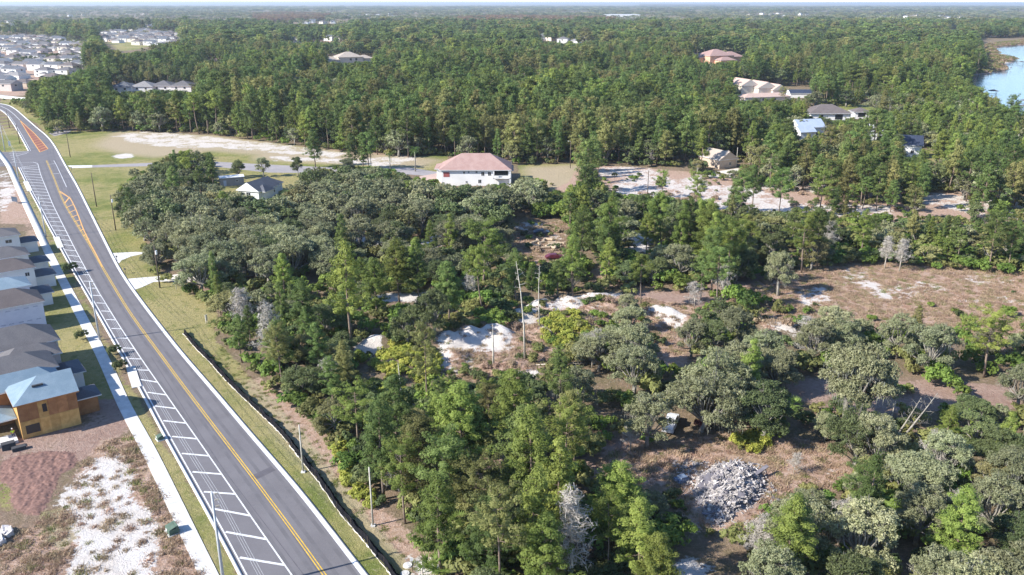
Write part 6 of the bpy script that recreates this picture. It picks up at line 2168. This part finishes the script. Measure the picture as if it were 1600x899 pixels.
PL = palm_parts(1), palm_parts(2)
for x_, y_, h_, k, d_ in ((649, 268, 8.5, 0, 'tall feather palm beside the lawn left of the pink roofed villa'), (610, 268, 6.5, 1, 'lower feather palm left of the tall one'), (580, 262, 5.5, 1, 'small palm at the edge of the path left of the others'),
                          (450, 330, 6, 0, 'palm under the oaks beside the slate grey house'), (1470, 190, 8, 1, 'palm at the lake shore'), (1588, 760, 4, 0, 'bushy palm at the right edge in the oak wood'), (1582, 735, 3.5, 1, 'lower palm just behind the bushy one at the right edge')):
    g = G(x_, y_)
    s_ = h_ / 8.5
    o = obj('palm_tree', None, loc=(g.x, g.y, 0), rot=(0, 0, k * 2.1), scale=(s_,) * 3, label=d_, category='palm')
    obj('trunk', PL[k][0], o)
    obj('crown', PL[k][1], o)
# small street palms and bushes along the left kerb
for x_, y_, h_, d_ in ((179, 556, 2.0, 'small dark street tree by the kerb in the house shadows, upper'), (188, 580, 2.0, 'small dark street tree by the kerb in the house shadows, lower'), (110, 428, 2.8, 'round dark street tree beside the kerb by the pale blue house'), (128, 532, 2.0, 'small green bush on the dirt in front of the houses')):
    g = G(x_, y_)
    o = place('shrub', 2, 1, g.x, g.y, h_, 1.0, 0, d_)
g = G(1106, 668); 
o = obj('shrub', shrub_mesh(777, 'shrub_red'), loc=(g.x, g.y, 0), label='small dark red leaved bush in the shade under the oaks', category='shrub')
# palmettos at the wood's edge
PM = [palmetto_mesh(k, m_) for k, m_ in ((1, 'palm_lime'), (2, 'palm_leaf'), (3, 'palm_lime'))]
for k, (x_, y_, s_, d_) in enumerate(((503, 664, 1.3, 'in the shrub edge above the verge, upper clump'), (496, 660, 1.0, 'in the shrub edge above the verge, left clump'), (700, 832, 1.6, 'at the tree foot near the lower verge, right clump'), (676, 842, 1.3, 'at the tree foot near the lower verge, left clump'),
                                     (345, 510, 1.3, 'beside the small white sign at the oak edge'), (1475, 415, 1.6, 'at the back edge of the dry field'), (1445, 412, 1.3, 'at the dry field back edge, left one'), (1590, 745, 2.2, 'at the right edge of the photo'), (1225, 640, 1.4, 'in the shade near the pink soil'), (690, 905, 1.8, 'at the bottom edge beside the verge'))):
    g = G(x_, y_)
    obj('palmetto', PM[k % 3], loc=(g.x, g.y, 0), rot=(0, 0, k), scale=(s_,) * 3, label='spiky light green palmetto ' + d_, category='palmetto', group='palmetto clumps at wood edges')

# ------------------------------------------------------------------ general planting
HX = np.array(HEROXY)


def away(P, extra=0.0, f=1.0):
    ok = np.ones(len(P), bool)
    for x, y, r_ in HX:
        ok &= np.hypot(P[:, 0] - x, P[:, 1] - y) > r_ * f + extra
    return ok


LAYERS = {'oak': [(74, 430, 6.6)], 'pine': [(74, 430, 4.7)], 'shrub': [(72, 600, 3.0)]}
allp = {}
for kind in ('oak', 'pine', 'shrub'):
    P, h, col = seed_layer(kind, *LAYERS[kind][0])
    m = away(P, 1.2 if kind != 'shrub' else 0, {'oak': 1.0, 'pine': .55, 'shrub': .25}[kind])
    P, h, col = P[m], h[m], col[m]
    allp[kind] = (P, h, col)
# pines do not grow out of oak trunks
Po = allp['oak'][0]
Pp, hp_, cp_ = allp['pine']
okp = np.array([np.min(np.hypot(Po[:, 0] - a, Po[:, 1] - b)) > 2.2 for a, b in Pp])
allp['pine'] = (Pp[okp], hp_[okp], cp_[okp])

CAPS = {'pine': 300, 'oak': 300, 'shrub': 300}
REST = {}
for kind in ('pine', 'oak', 'shrub'):
    P, h, col = allp[kind]
    px_, py_ = PROJ(P[:, 0], P[:, 1], h * .6)
    dist = np.sqrt(P[:, 0] ** 2 + P[:, 1] ** 2 + H * H)
    vis = (px_ > -20) & (px_ < 1620) & (py_ < 930)
    score = np.where(vis, h / dist, 0)
    od = np.argsort(-score)
    nh = sum(1 for q in IND if q[1] == kind)
    take = od[:CAPS[kind] - nh]
    take = take[score[take] > 0]
    rest = np.setdiff1d(np.arange(len(P)), take)
    words3 = {'pine': CW_P, 'oak': CW_O, 'shrub': CW_S}[kind]
    pbx, pby = PROJ(P[:, 0], P[:, 1], np.zeros(len(P)))
    for i in take:
        v = int(rng.integers(0, 3 if kind == 'shrub' else NV))
        lod = 0 if dist[i] < 230 or kind == 'shrub' else 1
        o = place(kind, int(col[i]), v, P[i, 0], P[i, 1], h[i], rng.uniform(0, 6.28), lod, rx=rng.normal(0, .03), ry=rng.normal(0, .03), sxy=rng.uniform(.9, 1.2))
        IND.append([o, kind, words3[int(col[i])], float(pbx[i]), float(pby[i]), P[i, 0], P[i, 1], h[i]])
    REST[kind] = (P[rest], h[rest], col[rest])

# labels: look + nearest landmark + rank among its like
LMS = [('the concrete rubble pile', 1150, 780), ('the white sand mounds', 740, 540), ('the tallest pale snag', 820, 566), ('the pink roofed villa', 750, 290), ('the slate grey house', 425, 305), ('the junk yard clearing', 850, 385), ('the dry bare field', 1400, 450), ('the white van', 1048, 668),
       ('the lower concrete driveway', 240, 440), ('the upper end of the black fence', 290, 522), ('the lower end of the black fence', 605, 890), ('the pale concrete pole', 583, 822), ('the slim metal pole', 474, 738), ('the bottom right corner', 1600, 899), ('the leaning dead trunks', 1400, 690), ('the bottom silver dead tree', 893, 925),
       ('the sandy strip', 1100, 300), ('the tan gabled house', 1130, 262), ('the pink soil patch', 1270, 610), ('the sandy yard drive', 1003, 380), ('the dark blue car', 677, 384), ('the long yellow vines', 630, 575), ('the white sand slab', 1213, 512), ('the grey metal shed', 362, 290), ('the right edge mid height', 1600, 600), ('the forest corner by the road', 95, 225),
       ('the bare bottom bush', 795, 830), ('the brown clearing', 960, 735), ('the large white sand face', 1045, 495), ('the white roofed cabin', 1572, 282), ('the solar roofed white house', 1425, 246), ('the feather palms', 640, 268), ('the far sandy field', 300, 220), ('the left sand heap', 580, 545), ('the lake shore', 1540, 190)]
for q in IND:
    o, kind, cw_, px_, py_ = q[:5]
    lm = min(LMS, key=lambda L_: math.hypot(px_ - L_[1], 1.6 * (py_ - L_[2])))
    dx, dy = px_ - lm[1], py_ - lm[2]
    rel = ('right of' if dx > 0 else 'left of') if abs(dx) > abs(dy) * 1.1 else ('in front of' if dy > 0 else 'behind')
    q += [lm[0], rel, math.hypot(dx, 1.6 * dy)]
IND.sort(key=lambda q: q[-1])
cnt = {}
KW = {'pine': 'pine', 'oak': 'oak', 'shrub': 'shrub'}
for q in IND:
    key = (q[1], q[2], q[8], q[9])
    cnt[key] = cnt.get(key, 0) + 1
    n_ = cnt[key]
    q[0]['label'] = f'{q[2]} {KW[q[1]]} {q[9]} {q[8]}, {ORD[n_ - 1]} such' if n_ > 1 else f'{q[2]} {KW[q[1]]} {q[9]} {q[8]}, nearest such'
    q[0]['group'] = {'pine': 'pines of the wooded land', 'oak': 'oaks of the wooded land', 'shrub': 'shrubs of the understorey'}[q[1]]


def pick_in(polys, n_):
    out = []
    for p in polys:
        pw = wpoly(p)
        xs_, ys_ = [q[0] for q in pw], [q[1] for q in pw]
        A_ = (max(xs_) - min(xs_)) * (max(ys_) - min(ys_))
        c = np.c_[rng.uniform(min(xs_), max(xs_), int(n_ * A_)), rng.uniform(min(ys_), max(ys_), int(n_ * A_))]
        out.append(c[inpoly(c[:, 0], c[:, 1], pw)])
    return np.concatenate(out)


# ------------------------------------------------------------------ stuff: woods beyond counting, one object per kind, instanced on points
def join_meshes(name, a, b):
    """trunk + crown as one mesh"""
    ms = [x for x in (a, b) if x is not None]
    Vs, loops, tots, mi, mats, T = [], [], [], [], [], []
    vo = 0
    for me in ms:
        n_ = len(me.vertices)
        co = np.empty(n_ * 3, np.float32); me.vertices.foreach_get('co', co)
        li = np.empty(len(me.loops), np.int32); me.loops.foreach_get('vertex_index', li)
        lt = np.empty(len(me.polygons), np.int32); me.polygons.foreach_get('loop_total', lt)
        m_ = np.empty(len(me.polygons), np.int32); me.polygons.foreach_get('material_index', m_)
        t_ = np.full(len(me.polygons), .5, np.float32)
        if 'tint' in me.attributes:
            me.attributes['tint'].data.foreach_get('value', t_)
        Vs.append(co.reshape(-1, 3)); loops.append(li + vo); tots.append(lt); mi.append(m_ + len(mats)); T.append(t_)
        mats += list(me.materials)
        vo += n_
    me = bpy.data.meshes.new(name)
    V = np.concatenate(Vs); L_ = np.concatenate(loops); tt = np.concatenate(tots)
    me.vertices.add(len(V)); me.vertices.foreach_set('co', V.ravel())
    me.loops.add(len(L_)); me.loops.foreach_set('vertex_index', L_)
    me.polygons.add(len(tt)); me.polygons.foreach_set('loop_start', np.concatenate([[0], np.cumsum(tt)[:-1]]).astype(np.int32)); me.polygons.foreach_set('loop_total', tt)
    for m_ in mats:
        me.materials.append(m_)
    me.polygons.foreach_set('material_index', np.concatenate(mi))
    me.update(calc_edges=True)
    a_ = me.attributes.new('tint', 'FLOAT', 'FACE'); a_.data.foreach_set('value', np.concatenate(T))
    return me


def scatter(name, protos, P, scl, rot, pick, label=None, sxy=None):
    """one stuff object: proto meshes instanced on the given points"""
    n_ = len(P)
    me = bpy.data.meshes.new(name)
    me.vertices.add(n_)
    z = ground_z(P[:, 0], P[:, 1])
    me.vertices.foreach_set('co', np.c_[P, z].astype(np.float32).ravel())
    sxy = np.ones(n_) if sxy is None else sxy
    for nm, typ, v in (('scl', 'FLOAT_VECTOR', np.c_[scl * sxy, scl * sxy, scl]), ('rot', 'FLOAT', rot)):
        a = me.attributes.new(nm, typ, 'POINT')
        a.data.foreach_set('vector' if typ == 'FLOAT_VECTOR' else 'value', np.asarray(v, np.float32).ravel())
    a = me.attributes.new('pick', 'INT', 'POINT'); a.data.foreach_set('value', np.asarray(pick, np.int32))
    o = obj(name, me, kind='stuff')
    if label:
        o['label'] = label
    ng = bpy.data.node_groups.new(name, 'GeometryNodeTree')
    ng.interface.new_socket('Geometry', in_out='INPUT', socket_type='NodeSocketGeometry')
    ng.interface.new_socket('Geometry', in_out='OUTPUT', socket_type='NodeSocketGeometry')
    gi, go = ng.nodes.new('NodeGroupInput'), ng.nodes.new('NodeGroupOutput')
    jn = ng.nodes.new('GeometryNodeJoinGeometry')
    for pm_ in protos[::-1]:
        po = bpy.data.objects.new(name + '_source', pm_)
        oi = ng.nodes.new('GeometryNodeObjectInfo')
        oi.inputs['Object'].default_value = po
        oi.inputs['As Instance'].default_value = False
        gti = ng.nodes.new('GeometryNodeGeometryToInstance')
        ng.links.new(oi.outputs['Geometry'], gti.inputs[0])
        ng.links.new(gti.outputs[0], jn.inputs[0])

    def na(nm, typ):
        q = ng.nodes.new('GeometryNodeInputNamedAttribute')
        q.data_type = typ
        q.inputs['Name'].default_value = nm
        return q.outputs['Attribute']
    iop = ng.nodes.new('GeometryNodeInstanceOnPoints')
    ng.links.new(gi.outputs[0], iop.inputs['Points'])
    ng.links.new(jn.outputs[0], iop.inputs['Instance'])
    iop.inputs['Pick Instance'].default_value = True
    ng.links.new(na('pick', 'INT'), iop.inputs['Instance Index'])
    cx = ng.nodes.new('ShaderNodeCombineXYZ')
    ng.links.new(na('rot', 'FLOAT'), cx.inputs[2])
    ng.links.new(cx.outputs[0], iop.inputs['Rotation'])
    ng.links.new(na('scl', 'FLOAT_VECTOR'), iop.inputs['Scale'])
    ng.links.new(iop.outputs[0], go.inputs[0])
    md = o.modifiers.new('scatter', 'NODES')
    md.node_group = ng
    return o


def protoset(kind, lod):
    return [join_meshes(kind, *PROTO[kind, c, v, lod]) for c in range(3) for v in range(3 if kind == 'shrub' else NV)]


PSET = {('pine', 1): protoset('pine', 1), ('pine', 2): protoset('pine', 2), ('oak', 1): protoset('oak', 1), ('oak', 2): protoset('oak', 2), ('shrub', 1): protoset('shrub', 1)}
for kind, lod, nm in (('pine', 1, 'pine_woods'), ('oak', 1, 'oak_woods'), ('shrub', 1, 'undergrowth')):
    P, h, col = REST[kind]
    if len(P):
        scatter(nm, PSET[kind, lod], P, h / BASEH[kind], rng.uniform(0, 6.28, len(P)), (col * 3 + rng.integers(0, 3, len(P))) if kind == 'shrub' else (col * NV + rng.integers(0, NV, len(P))), sxy=rng.uniform(.9, 1.25, len(P)))
# far forest 430 m - 1100 m
for kind, step, nm, lod in (('pine', 6.3, 'far_pine_forest', 1), ('oak', 8.5, 'far_oak_woods', 1)):
    P, h, col = seed_layer(kind, 430, 1000, step)
    scatter(nm, PSET[kind, lod], P, h / BASEH[kind], rng.uniform(0, 6.28, len(P)), (col * 3 + rng.integers(0, 3, len(P))) if kind == 'shrub' else (col * NV + rng.integers(0, NV, len(P))), sxy=rng.uniform(1.0, 1.4, len(P)))
P, h, col = seed_layer('pine', 1000, 2300, 10.0)
scatter('distant_forest', PSET['pine', 2], P, h / 18 * 1.0, rng.uniform(0, 6.28, len(P)), col * NV + rng.integers(0, NV, len(P)), sxy=rng.uniform(1.6, 2.4, len(P)))
P, h, col = seed_layer('oak', 1000, 2300, 15.0)
scatter('distant_oak_woods', PSET['oak', 2], P, h / 10.5 * 1.0, rng.uniform(0, 6.28, len(P)), col * NV + rng.integers(0, NV, len(P)), sxy=rng.uniform(1.2, 1.7, len(P)))
P, h, col = seed_layer('oak', 2300, 5200, 34.0)
scatter('horizon_forest', PSET['oak', 2], P, h / 10.5 * 1.35 + .4 * (np.sin(P[:, 0] * .004) * np.cos(P[:, 1] * .003)), rng.uniform(0, 6.28, len(P)), col * NV + rng.integers(0, NV, len(P)), sxy=rng.uniform(1.8, 2.6, len(P)))
P, h, col = seed_layer('oak', 5200, 12000, 95.0)
scatter('horizon_treeline', PSET['oak', 2], P, h / 10.5 * 1.9, rng.uniform(0, 6.28, len(P)), col * NV + rng.integers(0, NV, len(P)), sxy=rng.uniform(4.0, 6.0, len(P)))

RUST = [[(395, 24), (450, 22), (520, 26), (500, 34), (400, 36)], [(700, 32), (780, 28), (960, 32), (940, 44), (800, 46), (740, 40)], [(1000, 6), (1170, 5), (1170, 9), (1000, 10)], [(1500, 110), (1545, 100), (1560, 120), (1520, 130)]]
P = pick_in(RUST[:3], 1 / 420)
P = P[clear_ground(P)]
RO = [join_meshes('rust_oak', *oak_parts(400 + k, Rm=5.4, lod=2, mat='rust')) for k in range(2)]
scatter('rust_coloured_woods', RO, P, rng.uniform(1.2, 1.7, len(P)), rng.uniform(0, 6.28, len(P)), rng.integers(0, 2, len(P)), sxy=rng.uniform(1.4, 2.0, len(P)))
# reeds on the lake points
P = pick_in([[(1540, 70), (1612, 62), (1612, 69), (1556, 74), (1562, 88), (1588, 93), (1578, 99), (1566, 104), (1575, 108), (1566, 111), (1530, 116), (1545, 95)]], 1 / 16)
P = P[~inpoly(P[:, 0], P[:, 1], LAKE_W)]
RS = [shrub_mesh(300 + k, m_, 2.6, 1.9, 10, 26, .5) for k, m_ in enumerate(('rust', 'dry_grass', 'shrub_olive'))]
scatter('reed_vegetation', RS, P, rng.uniform(.6, 1.5, len(P)), rng.uniform(0, 6.28, len(P)), rng.integers(0, 3, len(P)))

# ground cover: grass tufts on verge and field, vines over the spoil heaps
def tuft_mesh(seed, mat, n_=70, R_=.5, hh_=.28, w_=.05):
    r_ = np.random.default_rng(seed)
    b = np.c_[r_.normal(0, R_ * .6, (n_, 2)), np.zeros(n_)]
    a = r_.uniform(0, 6.28, n_)
    d = np.c_[np.cos(a), np.sin(a), np.zeros(n_)] * w_
    tip = b + np.c_[r_.normal(0, hh_ * .5, (n_, 2)), r_.uniform(.4, 1, n_) * hh_]
    V = np.stack([b - d, b + d, tip], 1).reshape(-1, 3)
    return leaves_mesh('tuft', [(V, np.arange(n_ * 3).reshape(n_, 3), r_.random(n_), 0)], [M[mat]])


P = pick_in([DRY[10], DRY[11], DRY[14], DRY[17], DRY[12]], 1.1)
P = P[(P[:, 1] < 330)]
rub = inpoly(P[:, 0], P[:, 1], wpoly(RP))
P = P[~rub]
for sp in (SAND[18], SAND[14], SAND[15], SAND[9], SAND[11], SAND[12]):
    P = P[~inpoly(P[:, 0], P[:, 1], wpoly(sp)) | (rng.random(len(P)) < .3)]
scatter('dry_grass', [tuft_mesh(1, 'dry_grass'), tuft_mesh(2, 'dry_grass', 60, .6, .4), tuft_mesh(3, 'shrub_olive', 60, .5, .3)], P, rng.uniform(.6, 1.5, len(P)), rng.uniform(0, 6.28, len(P)), rng.choice([0, 1, 2], len(P), p=[.52, .38, .10]))
VERGE = [(345, 540), (405, 600), (465, 660), (560, 760), (640, 855), (690, 910), (640, 910), (590, 850), (540, 800), (470, 712), (380, 612), (330, 560)]
VERGE2 = [(20, 262), (60, 330), (125, 450), (200, 600), (290, 745), (370, 899), (350, 905), (230, 672), (120, 470), (58, 345)]
P = pick_in([VERGE, VERGE2, [(60, 800), (115, 790), (125, 840), (95, 860), (60, 840)]], .8)
rd_ = np.min(np.hypot(P[:, None, 0] - np.concatenate([ll, sw])[None, :, 0], P[:, None, 1] - np.concatenate([ll, sw])[None, :, 1]), 1)
P = P[rd_ > 1.2]
scatter('grass', [tuft_mesh(5, 'green_grass', 60, .45, .14), tuft_mesh(6, 'green_grass', 50, .5, .2), tuft_mesh(7, 'dry_grass', 50, .5, .16)], P, rng.uniform(.6, 1.2, len(P)), rng.uniform(0, 6.28, len(P)), rng.choice([0, 1, 2], len(P), p=[.5, .25, .25]))
# yellow-green vines
VN = [[(590, 560), (620, 540), (680, 545), (690, 580), (660, 600), (610, 600), (585, 580)], [(575, 600), (640, 610), (640, 640), (590, 640)], [(850, 500), (900, 500), (930, 520), (880, 545), (850, 540)], [(1135, 690), (1190, 680), (1200, 705), (1150, 710)], [(530, 690), (560, 740), (590, 790), (575, 800), (540, 760), (515, 710)]]
P = pick_in([[(800, 505), (850, 485), (960, 470), (1000, 470), (980, 520), (900, 560), (860, 590), (800, 600)], [(690, 575), (800, 555), (830, 590), (780, 610), (690, 605)], [(805, 352), (870, 350), (880, 395), (830, 400)], [(1100, 480), (1250, 470), (1250, 520), (1100, 520)]], .075)
P = np.concatenate([P, pick_in([[(940, 268), (1250, 300), (1400, 310), (1400, 335), (1120, 325), (945, 300)]], .03)])
MU = [shrub_mesh(240 + k, m_, 1.5, 1.5, 22, 36, .24) for k, m_ in enumerate(('shrub_green', 'shrub_olive', 'shrub_dark', 'dry_grass'))]
scatter('clearing_undergrowth', MU, P, rng.uniform(.35, 1.0, len(P)), rng.uniform(0, 6.28, len(P)), rng.integers(0, 4, len(P)))
P = pick_in(VN, .55)
sm_ = [shrub_mesh(200 + k, 'shrub_lime', 1.3, 1.1, 18, 30, .26) for k in range(3)]
scatter('vine_undergrowth', sm_, P, rng.uniform(.5, 1.1, len(P)), rng.uniform(0, 6.28, len(P)), rng.integers(0, 3, len(P)))
